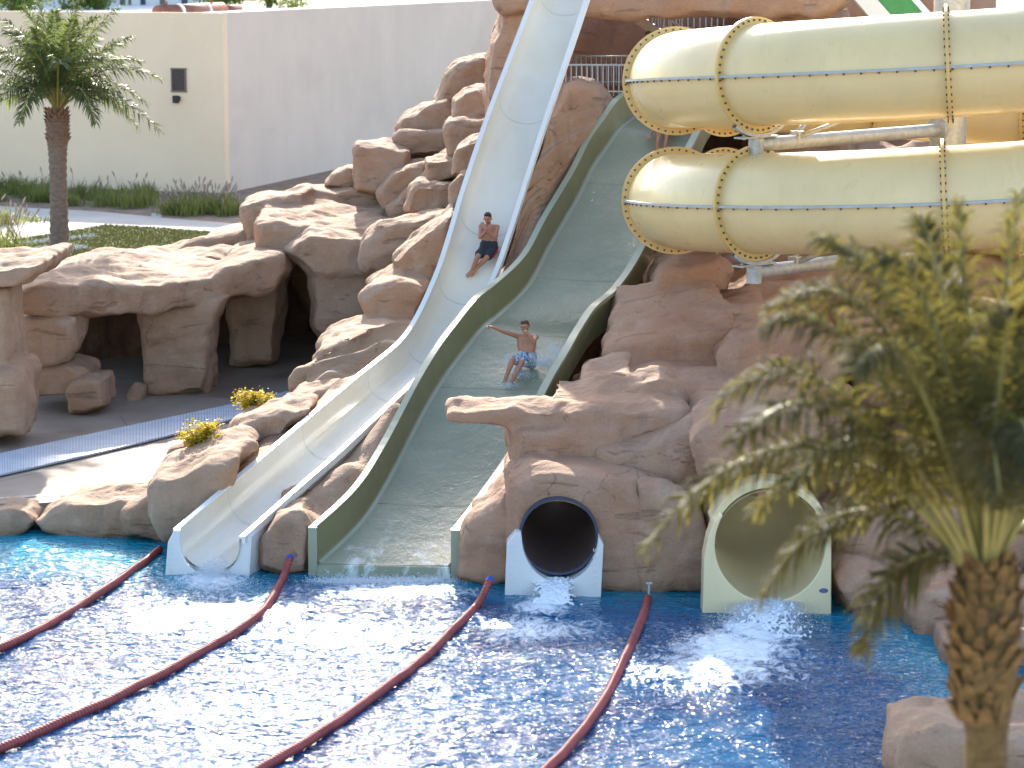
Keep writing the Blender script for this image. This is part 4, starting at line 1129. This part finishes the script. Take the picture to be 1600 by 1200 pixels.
def hand(mb, wrist, tip_dir, palm_n, closed=False):
    """palm, four unequal bent fingers and a thumb leaving the side of the palm"""
    d = Vector(tip_dir).normalized(); nrm = Vector(palm_n); nrm = (nrm - d * nrm.dot(d)).normalized(); s_ = d.cross(nrm)
    w = Vector(wrist)
    for e in (-.028, -.009, .010, .028):
        capsule(mb, w + d * .01 + s_ * e * .7, w + d * .085 + s_ * e, .016, .014, 8)
    for e, ln in ((-.030, .062), (-.010, .075), (.010, .080), (.029, .070)):
        k0 = w + d * .088 + s_ * e
        if closed:
            k1 = k0 + (d * .35 + nrm * .9).normalized() * ln * .5; k2 = k1 + (-d * .9 + nrm * .25).normalized() * ln * .5
        else:
            k1 = k0 + (d * .9 + nrm * .35).normalized() * ln * .55; k2 = k1 + (d * .7 + nrm * .7).normalized() * ln * .45
        capsule(mb, k0, k1, .0095, .009, 8); capsule(mb, k1, k2, .009, .0075, 8)
    t0 = w + d * .03 + s_ * .034; t1 = t0 + (d * .6 + s_ * .7 + nrm * .2).normalized() * .042
    t2 = t1 + ((d * .5 - s_ * .5 + nrm * .7) if closed else (d * .9 + s_ * .2 + nrm * .3)).normalized() * .034
    capsule(mb, t0, t1, .013, .011, 8); capsule(mb, t1, t2, .011, .009, 8)
def foot(mb, ankle, toe_dir, up_dir):
    d = Vector(toe_dir).normalized(); u = Vector(up_dir); u = (u - d * u.dot(d)).normalized(); s_ = d.cross(u); a = Vector(ankle)
    capsule(mb, a - d * .045 - u * .05, a + d * .06 - u * .045, .036, .038, 10)
    capsule(mb, a, a + d * .09 - u * .045, .04, .034, 10)
    for e, ln in ((-.03, .145), (-.012, .15), (.006, .148), (.022, .14), (.036, .13)):
        capsule(mb, a + d * .05 - u * .05 + s_ * e * .8, a + d * ln - u * .062 + s_ * e, .024, .013, 8)
def person(name, label, J, hairmat, shorts, side_dir, face_dir, hands):
    """J: joints in world space; body is one continuous surface"""
    root = empty('person', J['pelvis'], label, 'person')
    mb = MB(); sd = Vector(side_dir).normalized(); fd = Vector(face_dir).normalized()
    neck, chest, pel = J['neck'], J['chest'], J['pelvis']
    # torso
    for e in (-.075, 0, .075):
        capsule(mb, pel + sd * e, chest.lerp(pel, .35) + sd * e * .9, .105, .098, 12)
        capsule(mb, chest.lerp(pel, .45) + sd * e * .9, chest + sd * e * 1.1, .098, .108, 12)
    capsule(mb, chest + (neck - chest) * .45 - sd * .12, chest + (neck - chest) * .45 + sd * .12, .075, .075, 12)
    capsule(mb, neck - (neck - chest).normalized() * .05, J['head'], .055, .05, 12)
    for s_ in ('L', 'R'):
        sh, el, wr = J['sh' + s_], J['el' + s_], J['wr' + s_]
        capsule(mb, neck.lerp(sh, .35) - ZV * .03, sh, .055, .058)
        capsule(mb, sh, el, .054, .041); capsule(mb, el, wr, .041, .026)
        hd, pn, cl = hands[s_]; hand(mb, wr, hd, pn, cl)
        hp, kn, an = J['hip' + s_], J['kn' + s_], J['an' + s_]
        capsule(mb, hp, kn, .088, .056); calf = kn.lerp(an, .32)
        capsule(mb, kn, calf, .054, .056); capsule(mb, calf, an, .054, .034)
        foot(mb, an, J['toe' + s_] - an, J['kn' + s_] - an)
    # head: skull, jaw, nose, ears, brow
    h = J['head']; fs = fd.cross(ZV).normalized(); hu = (h - neck).normalized() * .4 + ZV * .6; hu.normalize()
    ball(mb, h + hu * .055 - fd * .01, (.078, .092, .092)); ball(mb, h + hu * .0 + fd * .028, (.058, .06, .075))
    ball(mb, h - hu * .048 + fd * .045, (.034, .03, .026))
    capsule(mb, h + hu * .035 + fd * .088, h + hu * .002 + fd * .106, .011, .015, 8)
    capsule(mb, h + hu * .05 + fd * .078 - fs * .03, h + hu * .05 + fd * .078 + fs * .03, .013, .013, 8)
    capsule(mb, h - hu * .03 + fd * .083 - fs * .018, h - hu * .03 + fd * .083 + fs * .018, .010, .010, 8)
    for e in (-1, 1): ball(mb, h + hu * .012 + fs * .079 * e - fd * .005, (.014, .022, .032))
    body = mb.build('body', M['skin'], root, True); fuse(body, .0085, 3)
    # hair
    mb = MB(); ball(mb, h + hu * .075 - fd * .022, (.084, .098, .088)); ball(mb, h + hu * .125 + fd * .035, (.06, .055, .035))
    ball(mb, h + hu * .02 - fd * .06, (.074, .05, .07))
    hr = mb.build('hair', hairmat, root, True); fuse(hr, .009, 1)
    tx = hr.modifiers.new('d', 'DISPLACE'); tx.texture = TEX2; tx.strength = .02; tx.texture_coords = 'GLOBAL'
    for e in (-1, 1):
        mb = MB(); ball(mb, h + hu * .026 + fd * .083 + fs * .031 * e, (.012, .008, .007)); mb.build('eye', M['eye'], root, True)
    # shorts
    mb = MB()
    for e in (-.08, 0, .08): capsule(mb, pel - (pel - chest).normalized() * -.02 + sd * e, pel + (chest - pel) * .22 + sd * e, .116, .112)
    for s_ in ('L', 'R'):
        hp, kn = J['hip' + s_], J['kn' + s_]; capsule(mb, hp, hp.lerp(kn, .74), .108, .098)
    so = mb.build('shorts', shorts, root, True); fuse(so, .011, 2)
    wr_ = so.modifiers.new('d', 'DISPLACE'); wr_.texture = TEX2; wr_.strength = .035; wr_.texture_coords = 'GLOBAL'
    return root
def P(x, y, Y): return W(x, y, Y)
Y1 = 52.62
J1 = dict(pelvis=P(764, 387, Y1), chest=P(765, 363, Y1 + .12), neck=P(764, 351, Y1 + .14), head=P(762, 343, Y1 + .04),
          shL=P(752, 354, Y1 + .12), shR=P(777, 355, Y1 + .10), elL=P(750, 371, Y1 - .10), elR=P(773, 371, Y1 - .14),
          wrL=P(760, 360, Y1 - .2), wrR=P(759, 357, Y1 - .24),
          hipL=P(757, 389, Y1 - .03), hipR=P(771, 390, Y1 - .03), knL=P(747, 400, Y1 - .40), knR=P(760, 403, Y1 - .40),
          anL=P(737, 423, Y1 - .22), anR=P(743, 421, Y1 - .22), toeL=P(729, 430, Y1 - .30), toeR=P(736, 430, Y1 - .32))
p1 = person('slider', 'man in dark shorts sliding down the white slide with arms crossed', J1, M['hair'], M['shorts_navy'], (1, .1, 0), (-.25, -1, -.15),
            dict(L=(Vector((.6, 0, .75)), Vector((0, 1, 0)), False), R=(Vector((-.55, 0, .8)), Vector((0, 1, 0)), False)))
mb = MB(); mb.tube([P(779, 386, Y1 - .08), P(776, 394, Y1 - .18), P(771, 402, Y1 - .28)], .014, 8); mb.build('side_stripe', M['red'], p1, True)
mb = MB(); c = J1['wrR']; ball(mb, c, (.035, .035, .018)); mb.build('wrist_band', M['pink'], p1, True)
Y2 = 48.38
J2 = dict(pelvis=P(823, 561, Y2), chest=P(823, 537, Y2 + .10), neck=P(823, 522, Y2 + .10), head=P(820, 512, Y2 + .02),
          shL=P(809, 525, Y2 + .08), shR=P(837, 527, Y2 + .08), elL=P(789, 519, Y2 - .10), elR=P(834, 534, Y2 - .25),
          wrL=P(769, 511, Y2 - .25), wrR=P(826, 523, Y2 - .30),
          hipL=P(817, 565, Y2 - .05), hipR=P(831, 567, Y2 - .05), knL=P(801, 562, Y2 - .38), knR=P(815, 566, Y2 - .40),
          anL=P(789, 594, Y2 - .45), anR=P(798, 599, Y2 - .50), toeL=P(783, 603, Y2 - .60), toeR=P(789, 608, Y2 - .66))
person('slider', 'young man in patterned blue shorts on the green slide with one arm stretched out', J2, M['hair2'], M['shorts_blue'], (1, .05, 0), (-.45, -1, -.1),
       dict(L=(Vector((-.9, -.3, .25)), Vector((0, -.3, -1)), True), R=(Vector((-.5, -.2, .6)), Vector((0, 1, 0)), True)))
Y3 = 55.9
J3 = dict(pelvis=P(1048, 196, Y3 + .35), chest=P(1052, 172, Y3 + .55), neck=P(1053, 160, Y3 + .6), head=P(1053, 150, Y3 + .55),
          shL=P(1038, 162, Y3 + .6), shR=P(1066, 163, Y3 + .6), elL=P(1028, 190, Y3 + .3), elR=P(1075, 185, Y3 + .4), wrL=P(1016, 212, Y3 + .05), wrR=P(1078, 205, Y3 + .3),
          hipL=P(1043, 198, Y3 + .3), hipR=P(1054, 199, Y3 + .3), knL=P(1031, 196, Y3 - .08), knR=P(1044, 198, Y3 - .08),
          anL=P(1027, 226, Y3 - .25), anR=P(1039, 229, Y3 - .28), toeL=P(1022, 236, Y3 - .36), toeR=P(1031, 238, Y3 - .4))
person('slider', 'person on the green slide hidden behind the yellow tube, only bare legs showing', J3, M['hair'], M['shorts_navy'], (1, 0, 0), (-.2, -1, 0),
       dict(L=(Vector((-.4, -.5, -.5)), Vector((0, 0, -1)), False), R=(Vector((.3, -.5, -.5)), Vector((0, 0, -1)), False)))
Y4 = 60.2; q = lambda dx, dz, dy=0: W(1013, 58, Y4) + Vector((dx, dy, dz))
J4 = dict(head=q(0, -.02), neck=q(0, -.13), chest=q(0, -.3), pelvis=q(0, -.72), shL=q(-.17, -.2), shR=q(.17, -.2), elL=q(-.22, -.48), elR=q(.22, -.48), wrL=q(-.2, -.72, -.1), wrR=q(.2, -.72, -.1),
          hipL=q(-.09, -.78), hipR=q(.09, -.78), knL=q(-.1, -1.18), knR=q(.1, -1.18), anL=q(-.1, -1.6), anR=q(.1, -1.6), toeL=q(-.12, -1.65, -.2), toeR=q(.12, -1.65, -.2))
person('waiting', 'person waiting at the slide top, head just above the yellow tube flange', J4, M['hair2'], M['shorts_navy'], (1, 0, 0), (.2, -1, 0),
       dict(L=(Vector((0, -.1, -1)), Vector((1, 0, 0)), False), R=(Vector((0, -.1, -1)), Vector((-1, 0, 0)), False)))
mb = MB(); mb.prism([Vector((2.2, 57.9, 0)), Vector((6.2, 57.9, 0)), Vector((6.2, 64, 0)), Vector((1.0, 64, 0))], (0, 0, .2))
o = mb.build('slide_deck', M['path']); o.location.z = J4['anL'].z - .27; o['kind'] = 'structure'
# spray round the slider on the green slide
def spray(name, label, spots):
    mb = MB()
    for px, py, Y, sx, sz, n in spots:
        for _ in range(n):
            p = W(px + random.gauss(0, sx), py + random.gauss(0, sz), Y + random.gauss(0, .12)); r_ = random.uniform(.002, .008)
            mb.add([p + Vector(v) * r_ for v in ((1, 0, 0), (-1, 0, 0), (0, 1, 0), (0, -1, 0), (0, 0, 1), (0, 0, -1))], [(0, 2, 4), (2, 1, 4), (1, 3, 4), (3, 0, 4), (2, 0, 5), (1, 2, 5), (3, 1, 5), (0, 3, 5)])
    o = mb.build(name, M['foam'], None, True); tag(o, label, 'spray', None, 'stuff')
spray('water_spray', 'spray thrown up beside the young man on the green slide', [(850, 566, 48.2, 9, 5, 1800), (868, 552, 48.4, 7, 8, 1300), (800, 562, 48.2, 7, 4, 700), (818, 585, 48.0, 10, 6, 900), (795, 602, 47.7, 8, 3, 500)])

# =================================================================== PALMS
def frond(parent, base, ctrl, tip, n, ll, wd, mat, droop, seed, stalk=.18, rth=.022):
    rnd = random.Random(seed); base, ctrl, tip = Vector(base), Vector(ctrl), Vector(tip)
    bz = lambda t_: base * (1 - t_) ** 2 + ctrl * 2 * t_ * (1 - t_) + tip * t_ * t_
    mb = MB(); mb.cur = 0
    pts = [bz(k / 16) for k in range(17)]
    mb.tube(pts, [rth * (1.5 if k == 0 else 1.15 - k / 16) + .004 for k in range(17)], 6)
    nst = len(mb.f); mb.cur = 1
    for i in range(n):
        t_ = stalk + (1 - stalk) * (i / (n - 1)) ** .95
        p = bz(t_); T = (bz(min(1, t_ + .01)) - bz(max(0, t_ - .01))).normalized()
        s_ = T.cross(ZV); s_ = s_.normalized() if s_.length > .05 else Vector((1, 0, 0)); up = s_.cross(T).normalized()
        env = min(1.0, .45 + (t_ - stalk) * 3.2) * (1.0 - .62 * max(0, (t_ - .45) / .55) ** 1.5)
        for sg in (-1, 1):
            l_ = ll * env * rnd.uniform(.8, 1.12)
            fwd = .36 + .75 * t_ ** 2 + rnd.uniform(-.12, .12); ro = rnd.choice((-.55, -.15, .2, .5)) + rnd.uniform(-.15, .15)
            d = (s_ * sg * math.cos(ro) + up * math.sin(ro) + T * fwd).normalized()
            m1 = p + d * l_ * .5; d2 = (d - ZV * droop * rnd.uniform(.5, 1.4)).normalized(); e = m1 + d2 * l_ * .5
            wv_ = d.cross(up + s_ * sg * rnd.uniform(-.6, .6)).normalized() * wd * rnd.uniform(.8, 1.2)
            q0 = p; mm = p + d * l_ * .22
            mb.add([q0, mm - wv_, m1 - wv_ * .9, e, m1 + wv_ * .9, mm + wv_], [(0, 1, 5), (1, 2, 4, 5), (2, 3, 4)])
    me = mb.mesh('frond'); me.materials.append(M['rachis']); me.materials.append(mat)
    me.polygons.foreach_set('material_index', mb.mi)
    return link('frond', me, None, parent, False)
def leafbase_mesh(name, w, h, th):
    P_ = [(-w, 0, 0), (w, 0, 0), (w * .75, -th * .6, h * .6), (-w * .75, -th * .6, h * .6), (0, -th * 1.5, h), (0, th, 0), (0, th * .3, h * .7), (-w * .55, -th * 1.1, h * .8), (w * .55, -th * 1.1, h * .8)]
    me = bpy.data.meshes.new(name); bm = bmesh.new(); hull_into(bm, [Vector(p) for p in P_]); bm.to_mesh(me); bm.free(); return me

# near palm
YN = 18.0
crown = W(1541, 868, YN)
near = empty('palm_tree', W(1541, 1500, YN), 'large out-of-focus palm in the right foreground with olive fronds and shaggy trunk', 'palm tree')
def wn(x, y, dy=0): return W(x, y, YN + dy)
mb = MB(); tp = [(1541, 1700, .20), (1541, 1400, .17), (1541, 1230, .155), (1541, 1150, .155), (1541, 1100, .19), (1541, 1050, .225), (1541, 960, .225), (1541, 910, .20), (1541, 870, .13)]
mb.tube([wn(x, y) for x, y, r_ in tp], [r_ for *_, r_ in tp], 24); trunk = mb.build('trunk', M['bark_near'], near, True)
lb = leafbase_mesh('leaf_base', .055, .15, .05); lb.materials.append(M['boot'])
zt, zb = wn(1541, 885).z, wn(1541, 1120).z
k = 0; rnd = random.Random(3)
rows = 15
for j in range(rows):
    z = zb + (zt - zb) * j / (rows - 1)
    rr_ = .175 + .055 * math.sin(math.pi * min(1, .12 + j / rows * .95)) 
    for i in range(9):
        an = 2 * math.pi * (i + .5 * (j % 2)) / 9 + rnd.uniform(-.12, .12)
        o = bpy.data.objects.new('leaf_base', lb); COL.objects.link(o); o.parent = trunk
        c = Vector((wn(1541, 900).x + rr_ * math.sin(an), YN - rr_ * math.cos(an), z))
        tilt = rnd.uniform(-.35, .15)
        mat_ = Matrix.Translation(c) @ Matrix.Rotation(an, 4, 'Z') @ Matrix.Rotation(tilt, 4, 'X') @ Matrix.Rotation(rnd.uniform(-.3, .3), 4, 'Y') @ Matrix.Scale(rnd.uniform(.75, 1.25), 4)
        o.matrix_world = Matrix.Translation(-near.location * 0) @ mat_
        o.parent = None; o.parent = trunk; o.matrix_parent_inverse = Matrix.Translation(-near.location).inverted() @ Matrix.Identity(4)
        o.matrix_parent_inverse = Matrix.Identity(4); o.matrix_basis = mat_
NF = [  # ctrl px, tip px, ctrl dY, tip dY
 ((1262, 525), (1008, 852), -.3, -.6), ((1275, 440), (1118, 640), .2, .4), ((1335, 410), (1200, 512), -.2, -.3), ((1392, 330), (1200, 486), .3, .5), ((1435, 400), (1284, 373), 0, .1), ((1475, 405), (1380, 400), -.3, -.5),
 ((1520, 560), (1496, 322), 0, .1), ((1545, 560), (1594, 304), -.1, -.2), ((1420, 430), (1332, 580), -.8, -1.3), ((1315, 685), (1190, 938), .2, .3), ((1400, 800), (1348, 1018), 0, -.1), ((1540, 560), (1562, 770), -1.0, -1.7),
 ((1290, 560), (1075, 800), .5, .9), ((1310, 500), (1150, 690), -.6, -1.0), ((1450, 380), (1340, 400), .6, 1.0), ((1490, 460), (1440, 345), .5, .8),
 ((1560, 540), (1640, 340), .4, .6), ((1600, 520), (1700, 380), -.2, -.4), ((1620, 440), (1800, 470), .1, .1), ((1680, 520), (1900, 660), .2, .3), ((1680, 600), (1900, 850), -.3, -.6), ((1650, 700), (1760, 930), .3, .6), ((1620, 560), (1720, 720), -.9, -1.4),
 ((1440, 560), (1330, 820), .9, 1.4), ((1590, 500), (1620, 760), -1.0, -1.7), ((1530, 470), (1510, 480), .9, 1.6),
 ((1380, 560), (1230, 760), -.6, -1.0), ((1340, 620), (1180, 800), .9, 1.4), ((1560, 500), (1590, 480), -.6, -1.1), ((1640, 560), (1800, 640), -.6, -1.0)]
for i, (c_, tp_, d1, d2) in enumerate(NF):
    bx = 1541 + (c_[0] - 1541) * .12
    frond(near, wn(bx, 884 if c_[1] < 750 else 896, d1 * .1), wn(*c_, d1), wn(*tp_, d2), 110, .50, .0125, M['frond_near'], .9, 100 + i, .16, .02)

# far palm on the lawn
FP = Wz(93, 388, ZT); YF = FP.y
far = empty('palm_tree', FP, 'palm with slender ringed trunk on the lawn before the cream wall', 'palm tree')
def wf(x, y, dy=0): return W(x, y, YF + dy)
tp = [(93, 394, .29), (93, 380, .265), (92, 330, .235), (91, 280, .225), (90, 235, .25), (90, 215, .29), (90, 190, .30), (90, 172, .2), (90, 162, .1)]
mb = MB(); pts = crom([wf(x, y) for x, y, _ in tp], 14); rad = crom([Vector((r_, 0, 0)) for *_, r_ in tp], 14)
mb.tube(pts, [v.x * (1 + .055 * math.sin(i * 1.9)) for i, v in enumerate(rad)], 20); tr2 = mb.build('trunk', M['bark_far'], far, True)
lb2 = leafbase_mesh('leaf_base', .06, .17, .05); lb2.materials.append(M['boot_far'])
for j in range(9):
    z0_, z1_ = wf(90, 222).z, wf(90, 176).z; z = z0_ + (z1_ - z0_) * j / 8
    for i in range(11):
        an = 2 * math.pi * (i + .5 * (j % 2)) / 11 + rnd.uniform(-.1, .1); rr_ = .26
        o = bpy.data.objects.new('leaf_base', lb2); COL.objects.link(o); o.parent = tr2
        o.matrix_basis = Matrix.Translation(Vector((wf(90, 200).x + rr_ * math.sin(an), YF - rr_ * math.cos(an), z))) @ Matrix.Rotation(an, 4, 'Z') @ Matrix.Rotation(rnd.uniform(-.1, .35), 4, 'X')
FFR = [((60, 70), (-45, 70), 0, 0), ((50, 90), (-60, 130), -.5, -1), ((60, 110), (-40, 185), .4, .8), ((50, 100), (-10, 160), -.8, -1.4), ((70, 60), (-5, 30), .4, .8), ((75, 60), (38, 12), -.4, -.6),
       ((85, 70), (85, 18), .5, .8), ((95, 50), (130, -25), 0, .2), ((110, 70), (182, 14), .2, .4), ((130, 80), (205, 58), -.3, -.5), ((150, 75), (248, 122), .2, .4), ((145, 105), (252, 205), -.3, -.5),
       ((135, 90), (215, 200), .5, .9), ((120, 90), (150, 190), -.9, -1.5), ((60, 90), (30, 190), -.9, -1.6), ((90, 70), (95, 100), -1.2, -2.2), ((110, 70), (160, 90), -.9, -1.7), ((70, 70), (30, 70), -.9, -1.8),
       ((85, 70), (60, 60), 1, 2), ((110, 80), (150, 60), 1, 2), ((115, 95), (190, 150), -.6, -1.2), ((60, 85), (0, 90), .9, 1.6),
       ((65, 75), (-30, 95), -.3, -.6), ((70, 65), (10, 50), .2, .5), ((120, 75), (220, 95), .4, .7), ((125, 85), (228, 160), .1, .3), ((80, 60), (60, 5), .1, .1), ((100, 60), (150, 25), -.3, -.6), ((55, 95), (-30, 150), .2, .5), ((130, 95), (200, 185), .2, .4), ((100, 65), (115, 30), -.6, -1.2), ((75, 70), (55, 45), -.6, -1.3)]
for i, (c_, tp_, d1, d2) in enumerate(FFR):
    frond(far, wf(90 + (c_[0] - 90) * .08, 172, d1 * .1), wf(*c_, d1), wf(*tp_, d2), 70, .68, .020, M['frond_far'], .8, 300 + i, .2, .025)

# =================================================================== PLANTING
def tufts(name, label, spots, mat, h0, stuff=True, plume=0.0):
    mb = MB(); rnd = random.Random(len(spots) + 5)
    for (x, y, k) in spots:
        c = Wz(x, y, ZT); n = int(46 * k)
        for _ in range(n):
            an = rnd.uniform(0, 6.283); l_ = h0 * rnd.uniform(.55, 1.15) * k; sp = rnd.uniform(.1, .75)
            p = c + Vector((rnd.gauss(0, .16), rnd.gauss(0, .16), 0)); d = Vector((math.cos(an) * sp, math.sin(an) * sp, 1)).normalized()
            m1 = p + d * l_ * .6; e = m1 + (d + Vector((d.x * 1.2, d.y * 1.2, -.45))).normalized() * l_ * .45
            w_ = Vector((-math.sin(an), math.cos(an), 0)) * .012
            mb.cur = 0; mb.add([p - w_, p + w_, m1 + w_ * .8, e, m1 - w_ * .8], [(0, 1, 2, 4), (4, 2, 3)])
            if rnd.random() < plume:
                e2 = p + d * l_ * 1.25; t2 = e2 + (d + Vector((rnd.uniform(-.3, .3), 0, 0))) * .2
                mb.tube([p + d * l_ * .4, e2], .006, 3, False); mb.cur = 1; mb.tube([e2, (e2 + t2) / 2, t2], [.012, .03, .008], 5); 
    me = mb.mesh(name); me.materials.append(mat); me.materials.append(M['plume'])
    me.polygons.foreach_set('material_index', mb.mi)
    o = link(name, me, None, None, False); tag(o, label, 'grass', None, 'stuff' if stuff else None); return o
rnd = random.Random(5)
sp = []
for i in range(90):
    x = rnd.uniform(-60, 238); y0_ = 318 + x * .055; sp.append((x, y0_ - rnd.uniform(2, 20), rnd.uniform(.75, 1.25)))
tufts('ornamental_grass', 'band of fountain grass along the foot of the cream wall', sp, M['grass'], .60, True, .008)
sp = [(rnd.uniform(262, 372), rnd.uniform(324, 340), rnd.uniform(.8, 1.2)) for _ in range(42)]
tufts('ornamental_grass', 'purple-plumed fountain grass at the wall corner beside the rocks', sp, M['grass'], .60, True, .04)
sheet('planting_bed', [Wz(x, y, ZT + .009) for x, y in ((-300, 312), (0, 322), (150, 330), (236, 338), (240, 318), (140, 306), (0, 296), (-300, 280))], M['soil'])
sheet('planting_bed', [Wz(x, y, ZT + .009) for x, y in ((252, 340), (380, 350), (392, 330), (300, 318), (256, 322))], M['soil'])
tufts('grass_tuft', 'bright green grass tuft at the left edge of the lawn', [(0, 404, 1.5), (18, 400, 1.4), (-15, 408, 1.5), (34, 404, 1.1), (8, 396, 1.2)], M['grass'], .72, False, .08)
tufts('grass_tuft', 'smaller grass tuft at the left edge across the path', [(10, 352, 1.1), (-8, 354, 1.2), (24, 350, .9)], M['grass'], .6, False, .06)
tufts('grass_tuft', 'low dry grass tuft by the path left of the palm', [(52, 346, .55), (64, 347, .5), (44, 347, .5)], M['grass'], .5, False, 0)
# lawn blades
mb = MB()
poly = [(-60, 384), (0, 379), (90, 365), (165, 352), (255, 357), (330, 363), (315, 374), (240, 392), (190, 402), (150, 412), (80, 420), (-60, 425)]
def inside(x, y, P_):
    r_ = False; j = len(P_) - 1
    for i in range(len(P_)):
        if (P_[i][1] > y) != (P_[j][1] > y) and x < (P_[j][0] - P_[i][0]) * (y - P_[i][1]) / (P_[j][1] - P_[i][1]) + P_[i][0]: r_ = not r_
        j = i
    return r_
wpoly = [(Wz(x, y, ZT).x, Wz(x, y, ZT).y) for x, y in poly]
cnt = 0
while cnt < 26000:
    x, y = rnd.uniform(-18, -8), rnd.uniform(59, 76)
    if not inside(x, y, wpoly): continue
    cnt += 1; an = rnd.uniform(0, 6.28); h_ = rnd.uniform(.03, .075); w_ = .012
    mb.add([(x - w_ * math.cos(an), y - w_ * math.sin(an), ZT + .01), (x + w_ * math.cos(an), y + w_ * math.sin(an), ZT + .01), (x + rnd.uniform(-.03, .03), y + rnd.uniform(-.03, .03), ZT + .01 + h_)], [(0, 1, 2)])
o = mb.build('lawn_grass', M['lawn_blade']); tag(o, 'short mown grass blades of the lawn round the far palm', 'grass', None, 'stuff')
# white pebbles
mb = MB()
for _ in range(900):
    if rnd.random() < .5:
        an, r_ = rnd.uniform(0, 6.28), rnd.uniform(.28, .62); x, y = FP.x + .08 + r_ * math.cos(an) * 1.1, FP.y + r_ * math.sin(an)
    else:
        q_ = Wz(rnd.uniform(30, 150), 0, ZT) if False else Wz(30 + 120 * rnd.random(), 380, ZT); t_ = rnd.random()
        p_ = Wz(35, 381, ZT).lerp(Wz(148, 369, ZT), t_); x, y = p_.x + rnd.gauss(0, .08), p_.y + rnd.gauss(0, .32)
    s_ = rnd.uniform(.03, .065); z = ZT + .015
    P_ = [Vector((x, y, z)) + Vector((a_ * s_ * rnd.uniform(.7, 1.3), b_ * s_ * rnd.uniform(.7, 1.3), c_ * s_ * rnd.uniform(.5, .9))) for a_, b_, c_ in ((1, 0, 0), (-1, 0, 0), (0, 1, 0), (0, -1, 0), (0, 0, 1), (0, 0, -1))]
    mb.add(P_, [(0, 2, 4), (2, 1, 4), (1, 3, 4), (3, 0, 4), (2, 0, 5), (1, 2, 5), (3, 1, 5), (0, 3, 5)])
o = mb.build('white_pebbles', M['pebble']); tag(o, 'white pebbles spread round the far palm trunk', 'pebbles', None, 'stuff')
mb = MB(); c = Wz(67, 404, ZT + .02); mb.tube([c, c + ZV * .05], [.16, .14], 20); mb.build('rim', M['steel_light'], gl := empty('ground_light', c, 'round pale ground light set in the lawn', 'light fitting'), True)
mb = MB(); mb.tube([c + ZV * .05, c + ZV * .056], .11, 20); mb.build('lens', M['glass'], gl)
# flowering shrubs in the rock pockets
def shrub(px, py, Y, w_, h_, label, n, seed):
    rnd = random.Random(seed); c = W(px, py, Y); s = empty('flowering_shrub', c, label, 'shrub')
    st_, lf, fl = MB(), MB(), MB()
    for i in range(26):
        e = c + Vector((rnd.gauss(0, w_ * .45), rnd.gauss(0, w_ * .3), h_ * rnd.uniform(.45, 1.0))); m_ = c.lerp(e, .5) + Vector((rnd.uniform(-.05, .05), 0, .04))
        st_.tube([c + Vector((rnd.gauss(0, .05), rnd.gauss(0, .05), -.05)), m_, e], [.012, .008, .004], 5)
        for j in range(n):
            t_ = rnd.uniform(.25, 1.08); p = (c.lerp(m_, t_ * 2) if t_ < .5 else m_.lerp(e, t_ * 2 - 1)) + Vector((rnd.gauss(0, .055), rnd.gauss(0, .055), rnd.gauss(0, .045)))
            a_ = Vector((rnd.uniform(-1, 1), rnd.uniform(-1, 1), rnd.uniform(-.4, .6))).normalized(); b_ = a_.cross(Vector((rnd.uniform(-1, 1), rnd.uniform(-1, 1), 1))).normalized(); l_ = rnd.uniform(.03, .055)
            tgt = fl if rnd.random() < .035 else lf
            tgt.add([p, p + a_ * l_ * .5 + b_ * l_ * .45, p + a_ * l_ * 1.3, p + a_ * l_ * .5 - b_ * l_ * .45], [(0, 1, 2, 3)])
    st_.build('stem', M['twig'], s, True); o = lf.build('foliage', M['shrub'], s); o['kind'] = 'stuff'
    o = fl.build('blossom', M['flower'], s); o['kind'] = 'stuff'
    return s
shrub(312, 712, 46.5, .52, .62, 'yellow-leaved flowering shrub in the rock planter nearer the pool', 150, 1)
shrub(397, 652, 49.2, .52, .52, 'yellow flowering shrub in the higher rock planter by the walkway', 150, 2)
sl = empty('spotlight', W(335, 700, 46.7), 'small black spotlight beside the lower yellow shrub', 'spotlight')
mb = MB(); c = W(338, 695, 46.6); mb.tube([c + Vector((-.1, .05, .06)), c + Vector((.06, -.04, -.02))], [.07, .085], 14); mb.build('head', M['black'], sl)
mb = MB(); mb.tube([c, c - ZV * .16], .02, 8); mb.build('stake', M['black'], sl)
# trees beyond the building
def tree(px, py, Y, r_, label, seed):
    rnd = random.Random(seed); c = W(px, py, Y); root = empty('tree', Vector((c.x, c.y, 3)), label, 'tree', 'trees beyond the building')
    mb = MB(); mb.tube([Vector((c.x, c.y, 2)), c - ZV * r_ * .4, c], [.25, .16, .08], 8); mb.build('trunk', M['twig'], root, True)
    mb = MB()
    cl = [c + Vector((rnd.gauss(0, r_ * .5), rnd.gauss(0, r_ * .4), rnd.gauss(0, r_ * .4))) for _ in range(16)]
    for _ in range(2600):
        p = rnd.choice(cl) + Vector((rnd.gauss(0, r_ * .22), rnd.gauss(0, r_ * .22), rnd.gauss(0, r_ * .18)))
        a_ = Vector((rnd.uniform(-1, 1), rnd.uniform(-1, 1), rnd.uniform(-1, 1))).normalized(); b_ = a_.orthogonal().normalized(); l_ = rnd.uniform(.12, .24)
        mb.add([p, p + a_ * l_ * .5 + b_ * l_ * .3, p + a_ * l_, p + a_ * l_ * .5 - b_ * l_ * .3], [(0, 1, 2, 3)])
    o = mb.build('crown', M['tree'], root); return root
tree(20, -10, 112, 1.5, 'leafy green tree at the top left corner behind the parapet', 1)
tree(152, -18, 118, 1.2, 'small green tree behind the parapet right of the palm top', 2)
tree(350, -14, 122, 1.3, 'green shrub-like tree above the red-brown roof piece', 3)
tree(420, -22, 124, 1.2, 'green tree above the shaded wall near the top edge', 4)
